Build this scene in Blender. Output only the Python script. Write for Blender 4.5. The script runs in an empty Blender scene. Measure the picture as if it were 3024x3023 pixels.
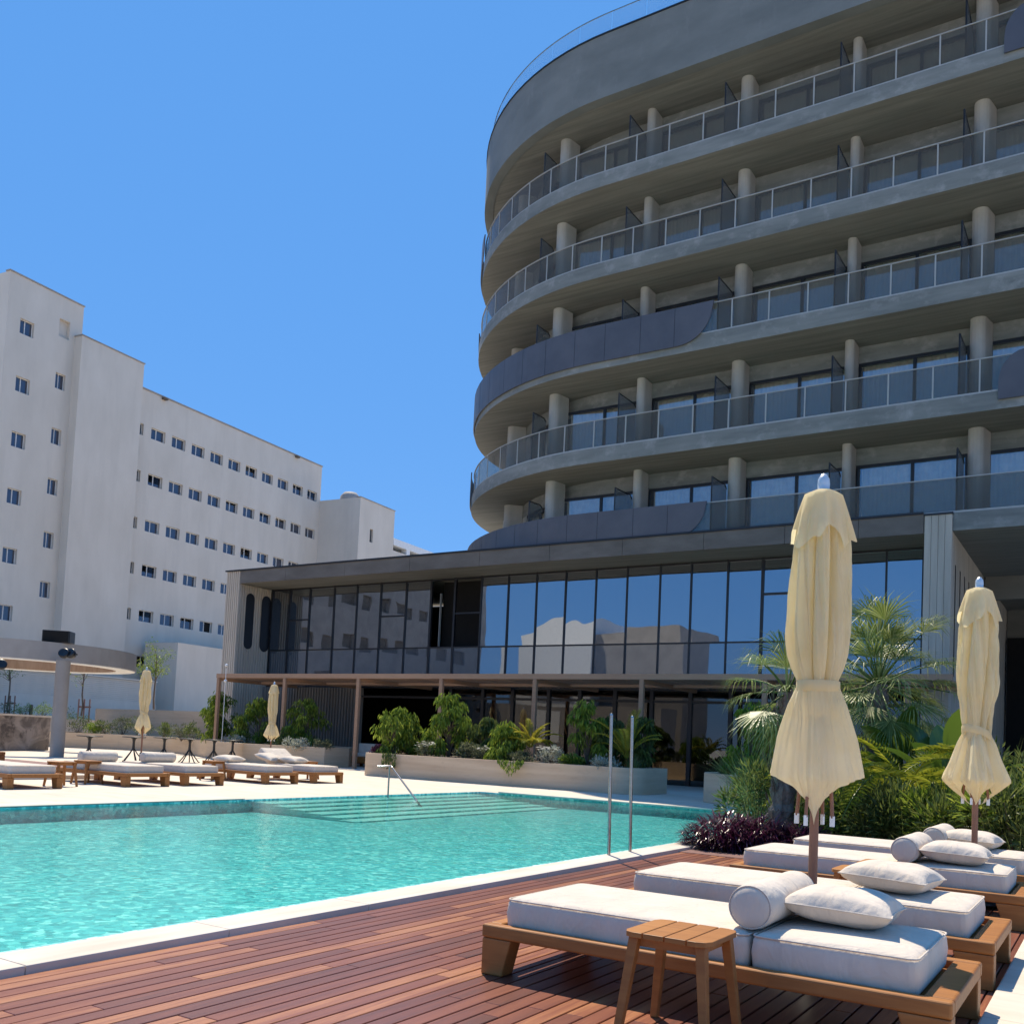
import bpy, bmesh, math, random
from math import sin, cos, pi, radians, sqrt, atan2, hypot
from mathutils import Matrix, Vector
random.seed(7)
S = bpy.context.scene
COL = S.collection
T = 0.05                                   # far terrace level; the timber deck is z = 0

# ------------------------------------------------------------------ camera
FPX, PPX, PPY, CH = 2811.0, 1512.0, 2034.0, 1.15
yaw, pit, rol = radians(32.496), radians(3.207), radians(2.655)
fwd = Vector((-sin(yaw)*cos(pit), cos(yaw)*cos(pit), sin(pit)))
rgt = Vector((cos(yaw), sin(yaw), 0)); upv = rgt.cross(fwd)
r2 = rgt*cos(rol) + upv*sin(rol); u2 = -rgt*sin(rol) + upv*cos(rol)
cd = bpy.data.cameras.new('camera'); cam = bpy.data.objects.new('camera', cd); COL.objects.link(cam)
cam.matrix_world = Matrix(((r2.x, u2.x, -fwd.x, 0), (r2.y, u2.y, -fwd.y, 0), (r2.z, u2.z, -fwd.z, CH), (0, 0, 0, 1)))
cd.sensor_width = 36; cd.lens = 36*FPX/3024; cd.shift_y = (PPY-1511.5)/3024
cd.clip_start = 0.05; cd.clip_end = 3000
S.camera = cam

def ray(x, y):
    x *= 1.5652; y *= 1.5652               # full-view pixels (1932 wide) to source pixels
    return r2*((x-PPX)/FPX) - u2*((y-PPY)/FPX) + fwd
def gnd(x, y, z=T):
    d = ray(x, y); t = (z-CH)/d.z
    return d.x*t, d.y*t
def aty(x, y, Y):
    d = ray(x, y); t = Y/d.y
    return d.x*t, Y, CH+d.z*t

# ------------------------------------------------------------------ materials
def newmat(name):
    m = bpy.data.materials.new(name); m.use_nodes = True
    nt = m.node_tree; nt.nodes.clear()
    return m, nt, nt.nodes, nt.links
def node(ns, t, **kw):
    n = ns.new(t)
    for k, v in kw.items():
        if k in n.inputs.keys() if isinstance(k, str) else False: n.inputs[k].default_value = v
        else: setattr(n, k, v)
    return n
def pos_map(ns, lk, scale, obj=True):
    if obj:
        tc = ns.new('ShaderNodeTexCoord'); src = tc.outputs['Object']
    else:
        g = ns.new('ShaderNodeNewGeometry'); src = g.outputs['Position']
    mp = ns.new('ShaderNodeMapping'); mp.inputs['Scale'].default_value = scale
    lk.new(src, mp.inputs['Vector'])
    return mp.outputs['Vector']
def ramp(ns, lk, fac, stops):
    r = ns.new('ShaderNodeValToRGB'); e = r.color_ramp.elements
    while len(e) < len(stops): e.new(0.5)
    for i, (p, c) in enumerate(stops):
        e[i].position = p; e[i].color = (*c, 1)
    lk.new(fac, r.inputs['Fac'])
    return r.outputs['Color']
def noisy(name, c1, c2, scale=(3, 3, 3), ns_scale=1.0, detail=6, rough=0.7, bump=0.15, bump_scale=40, dist=0.02, spec=0.3, metal=0.0, lo=0.35, hi=0.65, second=None, obj=True, distort=0.0):
    m, nt, ns, lk = newmat(name)
    out = ns.new('ShaderNodeOutputMaterial'); b = ns.new('ShaderNodeBsdfPrincipled')
    v = pos_map(ns, lk, scale, obj)
    n = node(ns, 'ShaderNodeTexNoise', Scale=ns_scale, Detail=detail, Roughness=0.6, Distortion=distort); lk.new(v, n.inputs['Vector'])
    c = ramp(ns, lk, n.outputs['Fac'], [(lo, c1), (hi, c2)])
    if second:
        sc, col, l2, h2, amt = second
        v2 = pos_map(ns, lk, sc, obj)
        n2 = node(ns, 'ShaderNodeTexNoise', Scale=1.0, Detail=8, Roughness=0.65); lk.new(v2, n2.inputs['Vector'])
        mr = node(ns, 'ShaderNodeMapRange'); mr.inputs[1].default_value = l2; mr.inputs[2].default_value = h2; mr.inputs[4].default_value = amt
        lk.new(n2.outputs['Fac'], mr.inputs[0])
        mx = node(ns, 'ShaderNodeMix', data_type='RGBA'); mx.inputs[7].default_value = (*col, 1)
        lk.new(mr.outputs[0], mx.inputs[0]); lk.new(c, mx.inputs[6]); c = mx.outputs[2]
    lk.new(c, b.inputs['Base Color'])
    b.inputs['Roughness'].default_value = rough; b.inputs['Metallic'].default_value = metal
    b.inputs['Specular IOR Level'].default_value = spec
    if bump > 0:
        v3 = pos_map(ns, lk, (bump_scale,)*3, obj)
        n3 = node(ns, 'ShaderNodeTexNoise', Scale=1.0, Detail=4); lk.new(v3, n3.inputs['Vector'])
        bp = node(ns, 'ShaderNodeBump', Strength=bump, Distance=dist); lk.new(n3.outputs['Fac'], bp.inputs['Height']); lk.new(bp.outputs[0], b.inputs['Normal'])
    lk.new(b.outputs[0], out.inputs['Surface'])
    return m

def wood(name, cols, scale, rough=0.5, spec=0.35, per_island=True, grain=0.35):
    m, nt, ns, lk = newmat(name)
    out = ns.new('ShaderNodeOutputMaterial'); b = ns.new('ShaderNodeBsdfPrincipled')
    v = pos_map(ns, lk, scale)
    add = v
    g = ns.new('ShaderNodeNewGeometry')
    if per_island:
        off = ns.new('ShaderNodeVectorMath'); off.operation = 'SCALE'; off.inputs[0].default_value = (31, 17, 53)
        lk.new(g.outputs['Random Per Island'], off.inputs['Scale'])
        a = ns.new('ShaderNodeVectorMath'); lk.new(v, a.inputs[0]); lk.new(off.outputs[0], a.inputs[1]); add = a.outputs[0]
    n = node(ns, 'ShaderNodeTexNoise', Scale=1.0, Detail=7, Roughness=0.65, Distortion=0.6); lk.new(add, n.inputs['Vector'])
    if per_island:
        mm = node(ns, 'ShaderNodeMath', operation='MULTIPLY_ADD'); mm.inputs[1].default_value = 1-grain
        sc = node(ns, 'ShaderNodeMath', operation='MULTIPLY'); sc.inputs[1].default_value = grain
        lk.new(n.outputs['Fac'], sc.inputs[0]); lk.new(g.outputs['Random Per Island'], mm.inputs[0]); lk.new(sc.outputs[0], mm.inputs[2]); f = mm.outputs[0]
    else: f = n.outputs['Fac']
    k = len(cols)
    c = ramp(ns, lk, f, [(0.12+0.76*i/(k-1) if per_island else 0.3+0.4*i/(k-1), cc) for i, cc in enumerate(cols)])
    lk.new(c, b.inputs['Base Color']); b.inputs['Roughness'].default_value = rough; b.inputs['Specular IOR Level'].default_value = spec
    bp = node(ns, 'ShaderNodeBump', Strength=0.25, Distance=0.004); lk.new(n.outputs['Fac'], bp.inputs['Height']); lk.new(bp.outputs[0], b.inputs['Normal'])
    lk.new(b.outputs[0], out.inputs['Surface'])
    return m

def cloth(name, c1, c2, transl=0.0, weave=900, rough=0.9, bump=0.25, wr=0.0):
    m, nt, ns, lk = newmat(name)
    out = ns.new('ShaderNodeOutputMaterial')
    v = pos_map(ns, lk, (5, 5, 5)); n = node(ns, 'ShaderNodeTexNoise', Scale=1.0, Detail=5); lk.new(v, n.inputs['Vector'])
    c = ramp(ns, lk, n.outputs['Fac'], [(0.35, c1), (0.68, c2)])
    v2 = pos_map(ns, lk, (weave,)*3); n2 = node(ns, 'ShaderNodeTexNoise', Scale=1.0, Detail=1); lk.new(v2, n2.inputs['Vector'])
    v3 = pos_map(ns, lk, (9, 9, 4)); n3 = node(ns, 'ShaderNodeTexNoise', Scale=1.0, Detail=3, Distortion=0.5); lk.new(v3, n3.inputs['Vector'])
    bp = node(ns, 'ShaderNodeBump', Strength=bump, Distance=0.002); lk.new(n2.outputs['Fac'], bp.inputs['Height'])
    bp2 = node(ns, 'ShaderNodeBump', Strength=0.5, Distance=0.02+wr); lk.new(n3.outputs['Fac'], bp2.inputs['Height']); lk.new(bp.outputs[0], bp2.inputs['Normal'])
    b = ns.new('ShaderNodeBsdfPrincipled'); lk.new(c, b.inputs['Base Color']); b.inputs['Roughness'].default_value = rough; b.inputs['Specular IOR Level'].default_value = 0.1
    b.inputs['Sheen Weight'].default_value = 0.15
    lk.new(bp2.outputs[0], b.inputs['Normal'])
    if transl > 0:
        t = ns.new('ShaderNodeBsdfTranslucent'); lk.new(c, t.inputs['Color']); mx = node(ns, 'ShaderNodeMixShader'); mx.inputs[0].default_value = transl
        lk.new(b.outputs[0], mx.inputs[1]); lk.new(t.outputs[0], mx.inputs[2]); lk.new(mx.outputs[0], out.inputs['Surface'])
    else: lk.new(b.outputs[0], out.inputs['Surface'])
    return m

def leafmat(name, stops, transl=0.35, rough=0.45, spec=0.4):
    m, nt, ns, lk = newmat(name)
    out = ns.new('ShaderNodeOutputMaterial'); g = ns.new('ShaderNodeNewGeometry')
    k = len(stops)
    c = ramp(ns, lk, g.outputs['Random Per Island'], [(i/(k-1), cc) for i, cc in enumerate(stops)])
    b = ns.new('ShaderNodeBsdfPrincipled'); lk.new(c, b.inputs['Base Color']); b.inputs['Roughness'].default_value = rough; b.inputs['Specular IOR Level'].default_value = spec
    t = ns.new('ShaderNodeBsdfTranslucent')
    hs = node(ns, 'ShaderNodeHueSaturation'); hs.inputs['Value'].default_value = 1.5; hs.inputs['Hue'].default_value = 0.485; lk.new(c, hs.inputs['Color']); lk.new(hs.outputs[0], t.inputs['Color'])
    mx = node(ns, 'ShaderNodeMixShader'); mx.inputs[0].default_value = transl
    lk.new(b.outputs[0], mx.inputs[1]); lk.new(t.outputs[0], mx.inputs[2]); lk.new(mx.outputs[0], out.inputs['Surface'])
    return m

def plain(name, col, rough=0.5, metal=0.0, spec=0.5):
    return noisy(name, tuple(c*0.93 for c in col), tuple(min(1, c*1.05) for c in col), (6, 6, 6), rough=rough, metal=metal, bump=0.04, spec=spec)

def mirror_glass(name, col, waves, rough=0.015, see=0.0, dark=(0.01, 0.012, 0.014)):
    """coated architectural glass: strong reflection; optional see-through share"""
    m, nt, ns, lk = newmat(name)
    out = ns.new('ShaderNodeOutputMaterial')
    gl = ns.new('ShaderNodeBsdfGlossy'); gl.inputs['Color'].default_value = (*col, 1); gl.inputs['Roughness'].default_value = rough
    v = pos_map(ns, lk, waves, False); n = node(ns, 'ShaderNodeTexNoise', Scale=1.0, Detail=1.0); lk.new(v, n.inputs['Vector'])
    bp = node(ns, 'ShaderNodeBump', Strength=0.35, Distance=0.02); lk.new(n.outputs['Fac'], bp.inputs['Height']); lk.new(bp.outputs[0], gl.inputs['Normal'])
    if see > 0:
        back = ns.new('ShaderNodeBsdfTransparent'); back.inputs['Color'].default_value = (see, see*1.02, see, 1)
    else:
        back = ns.new('ShaderNodeBsdfDiffuse'); back.inputs['Color'].default_value = (*dark, 1)
    if see > 0:
        ge = ns.new('ShaderNodeNewGeometry'); cm = node(ns, 'ShaderNodeMix', data_type='RGBA'); cm.inputs[6].default_value = (*col, 1); cm.inputs[7].default_value = (0, 0, 0, 1)
        lk.new(ge.outputs['Backfacing'], cm.inputs[0]); lk.new(cm.outputs[2], gl.inputs['Color'])
    ad = ns.new('ShaderNodeAddShader'); lk.new(gl.outputs[0], ad.inputs[0]); lk.new(back.outputs[0], ad.inputs[1])
    lk.new(ad.outputs[0], out.inputs['Surface'])
    return m

def clear_glass(name, tint, refl, veil=None, share=0.0):
    m, nt, ns, lk = newmat(name)
    out = ns.new('ShaderNodeOutputMaterial')
    t = ns.new('ShaderNodeBsdfTransparent'); t.inputs['Color'].default_value = (*tint, 1)
    g = ns.new('ShaderNodeBsdfGlossy'); g.inputs['Roughness'].default_value = 0.02; g.inputs['Color'].default_value = (0.9, 0.95, 1, 1)
    f0 = ns.new('ShaderNodeFresnel'); f0.inputs['IOR'].default_value = refl
    ge = ns.new('ShaderNodeNewGeometry'); f = node(ns, 'ShaderNodeMath', operation='MULTIPLY'); iv = node(ns, 'ShaderNodeMath', operation='SUBTRACT'); iv.inputs[0].default_value = 1.0
    lk.new(ge.outputs['Backfacing'], iv.inputs[1]); lk.new(f0.outputs[0], f.inputs[0]); lk.new(iv.outputs[0], f.inputs[1])
    mx = ns.new('ShaderNodeMixShader'); lk.new(f.outputs[0], mx.inputs[0]); lk.new(t.outputs[0], mx.inputs[1]); lk.new(g.outputs[0], mx.inputs[2])
    if veil:
        df = ns.new('ShaderNodeBsdfDiffuse'); df.inputs['Color'].default_value = (*veil, 1); m2 = ns.new('ShaderNodeMixShader'); m2.inputs[0].default_value = share
        lk.new(mx.outputs[0], m2.inputs[1]); lk.new(df.outputs[0], m2.inputs[2]); mx = m2
    lk.new(mx.outputs[0], out.inputs['Surface'])
    return m

M = {}
M['concrete'] = noisy('board_marked_concrete', (0.145, 0.155, 0.145), (0.26, 0.268, 0.248), (0.55, 0.55, 3.0), detail=9, bump=0.25, bump_scale=14, lo=0.3, hi=0.7, second=((2.2, 2.2, 2.6), (0.36, 0.36, 0.34), 0.52, 0.74, 0.75), obj=False)
M['soffit'] = noisy('shuttered_soffit', (0.165, 0.165, 0.145), (0.28, 0.275, 0.24), (0.35, 7.0, 1), detail=8, bump=0.3, bump_scale=10, lo=0.3, hi=0.7, second=((0.5, 0.9, 1), (0.20, 0.19, 0.165), 0.45, 0.75, 0.7), obj=False)
M['pale_concrete'] = noisy('pale_column_concrete', (0.37, 0.365, 0.335), (0.50, 0.49, 0.45), (1.2, 1.2, 0.7), detail=8, bump=0.15, obj=False)
M['pier_concrete'] = noisy('board_cast_pier', (0.38, 0.345, 0.285), (0.50, 0.455, 0.38), (4, 4, 0.35), detail=8, bump=0.2, obj=False)
M['parapet'] = noisy('smooth_grey_render', (0.15, 0.162, 0.155), (0.20, 0.212, 0.202), (0.5, 0.5, 1.1), detail=9, bump=0.2, bump_scale=8, second=((2.5, 2.5, 1.2), (0.26, 0.265, 0.26), 0.58, 0.8, 0.5), obj=False)
M['dark_panel'] = noisy('graphite_panel', (0.075, 0.075, 0.088), (0.10, 0.098, 0.112), (1, 1, 1), rough=0.45, bump=0.03, spec=0.5, obj=False)
M['fascia'] = noisy('brown_grey_fascia', (0.12, 0.105, 0.088), (0.17, 0.15, 0.13), (0.8, 0.8, 2), rough=0.6, bump=0.06, obj=False)
M['black_metal'] = plain('black_metal', (0.012, 0.013, 0.016), 0.4)
M['rail_metal'] = plain('pale_rail_metal', (0.40, 0.395, 0.37), 0.45, 0.0)
M['steel'] = noisy('polished_steel', (0.32, 0.31, 0.30), (0.42, 0.41, 0.40), (8, 8, 8), rough=0.22, metal=1.0, bump=0.02)
M['white_render'] = noisy('white_render', (0.63, 0.565, 0.475), (0.72, 0.65, 0.555), (0.55, 0.55, 0.25), detail=9, bump=0.22, bump_scale=6, lo=0.3, hi=0.7, second=((1.4, 1.4, 0.13), (0.57, 0.515, 0.44), 0.5, 0.76, 0.5), obj=False)
M['white_paint'] = plain('white_paint', (0.8, 0.8, 0.78), 0.5)
M['stone'] = noisy('travertine', (0.52, 0.45, 0.37), (0.68, 0.61, 0.52), (5, 0.9, 2), detail=9, bump=0.08, bump_scale=30, rough=0.75, lo=0.3, hi=0.7, second=((5, 1.5, 4), (0.60, 0.52, 0.43), 0.56, 0.78, 0.5), obj=False)
M['planter_stone'] = noisy('planter_travertine', (0.51, 0.375, 0.25), (0.65, 0.505, 0.35), (0.35, 0.35, 5), detail=10, bump=0.12, bump_scale=30, lo=0.3, hi=0.7, second=((3, 3, 9), (0.43, 0.325, 0.23), 0.55, 0.75, 0.6), obj=False)
def paving(name, c1, c2, joint, bw_, bh_):
    m, nt, ns, lk = newmat(name)
    out = ns.new('ShaderNodeOutputMaterial'); b = ns.new('ShaderNodeBsdfPrincipled')
    v = pos_map(ns, lk, (1, 1, 1), False); br = ns.new('ShaderNodeTexBrick'); lk.new(v, br.inputs['Vector'])
    br.inputs['Color1'].default_value = (*c1, 1); br.inputs['Color2'].default_value = (*c2, 1); br.inputs['Mortar'].default_value = (*joint, 1)
    br.inputs['Scale'].default_value = 1.0; br.inputs['Mortar Size'].default_value = 0.004; br.inputs['Brick Width'].default_value = bw_; br.inputs['Row Height'].default_value = bh_
    v2 = pos_map(ns, lk, (1.3, 5, 3), False); n = node(ns, 'ShaderNodeTexNoise', Scale=1.0, Detail=9, Roughness=0.65); lk.new(v2, n.inputs['Vector'])
    mr = node(ns, 'ShaderNodeMapRange'); mr.inputs[1].default_value = 0.42; mr.inputs[2].default_value = 0.75; mr.inputs[4].default_value = 0.55; lk.new(n.outputs['Fac'], mr.inputs[0])
    mx = node(ns, 'ShaderNodeMix', data_type='RGBA'); mx.inputs[7].default_value = (c1[0]*0.72, c1[1]*0.68, c1[2]*0.62, 1); lk.new(mr.outputs[0], mx.inputs[0]); lk.new(br.outputs['Color'], mx.inputs[6])
    lk.new(mx.outputs[2], b.inputs['Base Color']); b.inputs['Roughness'].default_value = 0.8; lk.new(b.outputs[0], out.inputs['Surface'])
    return m
M['paving'] = paving('travertine_paving', (0.60, 0.52, 0.425), (0.65, 0.57, 0.47), (0.42, 0.36, 0.29), 1.2, 0.6)
M['marble'] = noisy('brown_veined_stone', (0.14, 0.115, 0.10), (0.36, 0.30, 0.26), (0.9, 0.9, 1.3), detail=10, bump=0.05, rough=0.4, lo=0.42, hi=0.6, distort=1.6, second=((1.6, 1.6, 2), (0.05, 0.04, 0.04), 0.55, 0.62, 0.8), obj=False)
M['plaster'] = noisy('warm_grey_plaster', (0.30, 0.275, 0.25), (0.37, 0.34, 0.31), (1, 1, 1), detail=6, bump=0.06, obj=False)
M['teak'] = wood('teak', [(0.20, 0.072, 0.02), (0.35, 0.143, 0.038), (0.47, 0.215, 0.066)], (3, 28, 28), per_island=True, grain=0.75)
M['deck'] = wood('jatoba_deck', [(0.055, 0.032, 0.032), (0.11, 0.041, 0.030), (0.17, 0.056, 0.036), (0.235, 0.080, 0.044), (0.40, 0.17, 0.075), (0.16, 0.10, 0.088)], (30, 1.6, 10), rough=0.34, spec=0.55, grain=0.6)
M['far_deck'] = wood('old_deck', [(0.16, 0.085, 0.07), (0.25, 0.13, 0.11)], (4, 30, 10), per_island=True)
M['pergola_wood'] = wood('pergola_wood', [(0.27, 0.16, 0.095), (0.38, 0.235, 0.15), (0.46, 0.29, 0.19)], (2.5, 14, 14), per_island=True, rough=0.6, grain=0.6)
M['clad_wood'] = wood('thin_cladding', [(0.36, 0.20, 0.10), (0.5, 0.31, 0.17)], (6, 6, 1), per_island=False)
M['cushion'] = cloth('off_white_canvas', (0.61, 0.53, 0.44), (0.67, 0.585, 0.49), weave=700, wr=0.025)
M['pillow'] = cloth('woven_off_white', (0.62, 0.535, 0.44), (0.68, 0.595, 0.495), weave=260, bump=0.6, wr=0.03)
M['parasol'] = cloth('cream_canvas', (0.93, 0.81, 0.52), (0.96, 0.87, 0.62), transl=0.55, weave=600, bump=0.2, wr=0.05)
M['pole_wood'] = wood('brown_pole', [(0.22, 0.10, 0.06), (0.31, 0.155, 0.095)], (20, 20, 3), per_island=False)
M['curtain'] = cloth('sheer_curtain', (0.46, 0.42, 0.36), (0.56, 0.52, 0.45), weave=90, bump=0.1)
M['pav_glass'] = mirror_glass('coated_glazing', (0.34, 0.365, 0.395), (0.8, 1, 0.6))
M['spandrel'] = mirror_glass('spandrel_glazing', (0.22, 0.24, 0.265), (0.45, 1, 0.35), dark=(0.05, 0.06, 0.07))
M['grd_glass'] = mirror_glass('lobby_glazing', (0.09, 0.09, 0.09), (0.5, 1, 0.4), see=0.45)
M['win_glass'] = mirror_glass('bedroom_glazing', (0.23, 0.25, 0.27), (0.6, 0.6, 0.5), see=0.82)
M['hosp_glass'] = mirror_glass('blue_dark_glazing', (0.10, 0.105, 0.12), (0.6, 0.6, 0.5), dark=(0.035, 0.04, 0.055))
M['rail_glass'] = clear_glass('balustrade_glass', (0.78, 0.785, 0.76), 1.25, (0.19, 0.175, 0.15), 0.24)
M['roof_glass'] = clear_glass('roof_balustrade_glass', (0.86, 0.93, 0.97), 1.35, (0.45, 0.62, 0.72), 0.14)
M['screen_glass'] = clear_glass('smoked_screen_glass', (0.72, 0.74, 0.74), 1.15, (0.30, 0.30, 0.29), 0.3)
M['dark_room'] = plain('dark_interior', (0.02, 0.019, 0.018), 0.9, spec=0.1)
M['soil'] = noisy('soil', (0.05, 0.038, 0.028), (0.10, 0.075, 0.055), (6, 6, 6), bump=0.6, bump_scale=20, obj=False)
M['ground'] = noisy('pale_ground', (0.46, 0.42, 0.36), (0.58, 0.53, 0.46), (0.2, 0.2, 0.2), bump=0.1, obj=False)
M['bark'] = noisy('fibrous_bark', (0.10, 0.078, 0.062), (0.25, 0.20, 0.165), (14, 14, 3), bump=0.8, bump_scale=30, dist=0.03)
M['twig'] = noisy('twig_bark', (0.10, 0.075, 0.055), (0.18, 0.14, 0.10), (10, 10, 10), bump=0.3)
M['fluted'] = noisy('fluted_cladding', (0.50, 0.42, 0.33), (0.60, 0.515, 0.41), (1.5, 1.5, 0.3), detail=6, bump=0.1, obj=False)
M['fluted_dark'] = noisy('grey_fluted_cladding', (0.17, 0.155, 0.135), (0.22, 0.20, 0.175), (1.5, 1.5, 0.3), bump=0.1, obj=False)  # darker copy of the fluted cladding, pergola shade put into its colour
M['seal'] = plain('mineral_blue_sheet', (0.5, 0.5, 0.5), 0.5)
M['petal'] = leafmat('white_petal', [(0.80, 0.80, 0.76), (0.86, 0.86, 0.84)], 0.3)
M['finial'] = noisy('satin_metal', (0.62, 0.63, 0.64), (0.72, 0.73, 0.74), (8, 8, 8), rough=0.38, metal=0.55, bump=0.02)
G = {}
G['droop'] = leafmat('drooping_leaf', [(0.05, 0.095, 0.012), (0.10, 0.17, 0.02), (0.17, 0.25, 0.03), (0.30, 0.38, 0.06)])
G['bright'] = leafmat('bright_leaf', [(0.09, 0.16, 0.012), (0.15, 0.24, 0.02), (0.24, 0.33, 0.03)])
G['grey'] = leafmat('grey_green_leaf', [(0.06, 0.075, 0.04), (0.10, 0.12, 0.065), (0.17, 0.185, 0.11)])
G['dark'] = leafmat('dark_leaf', [(0.035, 0.06, 0.016), (0.085, 0.125, 0.03), (0.18, 0.22, 0.06)])
G['yellow'] = leafmat('yellow_green_leaf', [(0.18, 0.20, 0.02), (0.30, 0.30, 0.03), (0.42, 0.38, 0.05)])
G['fan'] = leafmat('fan_palm_leaf', [(0.07, 0.11, 0.02), (0.15, 0.20, 0.05), (0.29, 0.33, 0.13)], 0.25, 0.42, 0.35)
G['frond'] = leafmat('cycad_frond', [(0.11, 0.15, 0.012), (0.21, 0.25, 0.02), (0.32, 0.34, 0.04)], 0.35, 0.3, 0.6)
G['purple'] = leafmat('purple_leaf', [(0.03, 0.008, 0.018), (0.065, 0.014, 0.036), (0.12, 0.03, 0.07)], 0.2, 0.3, 0.5)
G['grass'] = leafmat('grass_blade', [(0.06, 0.09, 0.025), (0.11, 0.15, 0.045), (0.20, 0.24, 0.09)], 0.3)
G['silver'] = leafmat('silver_leaf', [(0.20, 0.23, 0.18), (0.32, 0.35, 0.28), (0.46, 0.48, 0.41)], 0.2)
G['big'] = leafmat('broad_leaf', [(0.04, 0.085, 0.012), (0.07, 0.13, 0.02), (0.10, 0.17, 0.025)], 0.3, 0.3, 0.6)
G['dry'] = leafmat('dry_tip', [(0.35, 0.30, 0.2), (0.5, 0.45, 0.33)], 0.2)

# ------------------------------------------------------------------ geometry helpers
class MB:
    def __init__(s): s.v = []; s.f = []; s.sm = []
    def add(s, vs, fs, smooth=False):
        o = len(s.v); s.v.extend(vs); s.f.extend([tuple(i+o for i in f) for f in fs]); s.sm.extend([smooth]*len(fs)); return s
    def box(s, x0, x1, y0, y1, z0, z1):
        return s.add([(x0, y0, z0), (x1, y0, z0), (x1, y1, z0), (x0, y1, z0), (x0, y0, z1), (x1, y0, z1), (x1, y1, z1), (x0, y1, z1)],
                     [(0, 3, 2, 1), (4, 5, 6, 7), (0, 1, 5, 4), (1, 2, 6, 5), (2, 3, 7, 6), (3, 0, 4, 7)])
    def hexa(s, p):   # eight corners: bottom ring then top ring
        return s.add(p, [(0, 3, 2, 1), (4, 5, 6, 7), (0, 1, 5, 4), (1, 2, 6, 5), (2, 3, 7, 6), (3, 0, 4, 7)])
    def prism(s, pts, z0, z1):
        n = len(pts)
        vs = [(x, y, z0) for x, y in pts] + [(x, y, z1) for x, y in pts]
        return s.add(vs, [tuple(range(n-1, -1, -1)), tuple(range(n, 2*n))] + [(i, (i+1) % n, n+(i+1) % n, n+i) for i in range(n)])
    def tube(s, pts, rad, n=8, cap=True, smooth=True):
        rs = rad if isinstance(rad, (list, tuple)) else [rad]*len(pts)
        vs = []; fs = []
        P = [Vector(p) for p in pts]
        prev = None
        for i, p in enumerate(P):
            d = (P[min(i+1, len(P)-1)]-P[max(i-1, 0)]).normalized()
            if prev is None:
                a = d.cross(Vector((0, 0, 1)))
                if a.length < 1e-3: a = Vector((1, 0, 0))
                a.normalize()
            else:
                a = (prev-d*prev.dot(d)).normalized()
            prev = a; b = d.cross(a)
            for k in range(n):
                t = 2*pi*k/n; q = p+(a*cos(t)+b*sin(t))*rs[i]; vs.append(tuple(q))
        for i in range(len(P)-1):
            for k in range(n): fs.append((i*n+k, i*n+(k+1) % n, (i+1)*n+(k+1) % n, (i+1)*n+k))
        s.add(vs, fs, smooth)
        if cap:
            m = len(P)
            s.add(vs[:n], [tuple(range(n-1, -1, -1))]); s.add(vs[(m-1)*n:], [tuple(range(n))])
        return s
    def rings(s, rings, close=True, cap0=False, cap1=False, smooth=True):
        n = len(rings[0]); vs = [p for r in rings for p in r]; fs = []
        for i in range(len(rings)-1):
            for k in range(n if close else n-1): fs.append((i*n+k, i*n+(k+1) % n, (i+1)*n+(k+1) % n, (i+1)*n+k))
        s.add(vs, fs, smooth)
        if cap0: s.add(list(rings[0]), [tuple(range(n-1, -1, -1))])
        if cap1: s.add(list(rings[-1]), [tuple(range(n))])
        return s
    def lathe(s, prof, n=24, c=(0, 0), smooth=True):
        R = [[(c[0]+r*cos(2*pi*k/n), c[1]+r*sin(2*pi*k/n), z) for k in range(n)] for r, z in prof]
        return s.rings(R, True, prof[0][0] > 1e-4, prof[-1][0] > 1e-4, smooth)
    def strip(s, path, z0, z1, th, closed=False):
        """upright wall along a plan path, th = thickness to the left of travel"""
        n = len(path); off = []
        for i, (x, y) in enumerate(path):
            a = path[max(i-1, 0)]; b = path[min(i+1, n-1)]
            dx, dy = b[0]-a[0], b[1]-a[1]; L = hypot(dx, dy) or 1
            off.append((x-dy/L*th, y+dx/L*th))
        R = [[(p[0], p[1], z0), (p[0], p[1], z1), (q[0], q[1], z1), (q[0], q[1], z0)] for p, q in zip(path, off)]
        return s.rings(R, True, True, True, False)
    def leaf(s, p, d, nrm, L, W, bend=0.2):
        p = Vector(p); d = Vector(d).normalized(); w = d.cross(nrm)
        if w.length < 1e-4: w = d.cross(Vector((0.3, 0.5, 0.8)))
        w.normalize(); up = w.cross(d)
        mid = p+d*L*0.45+up*L*bend*0.25
        tip = p+d*L-up*L*bend*0.5
        return s.add([tuple(p), tuple(mid-w*W*0.5), tuple(tip), tuple(mid+w*W*0.5)], [(0, 1, 2), (0, 2, 3)])
    def blade(s, p, d, L, W, droop, seg=4, nrm=None):
        p = Vector(p); d = Vector(d).normalized(); w = d.cross(nrm or Vector((0, 0, 1)))
        if w.length < 1e-3: w = Vector((1, 0, 0))
        w.normalize(); vs = []; fs = []
        for i in range(seg+1):
            t = i/seg; ww = W*(0.6+0.4*t*2 if t < 0.3 else (1-t)/0.7+0.02)*0.5
            vs += [tuple(p-w*ww), tuple(p+w*ww)]
            p = p+d*(L/seg); d = (d+Vector((0, 0, -droop/seg))).normalized()
        for i in range(seg): fs.append((2*i, 2*i+1, 2*i+3, 2*i+2))
        return s.add(vs, fs)
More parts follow.
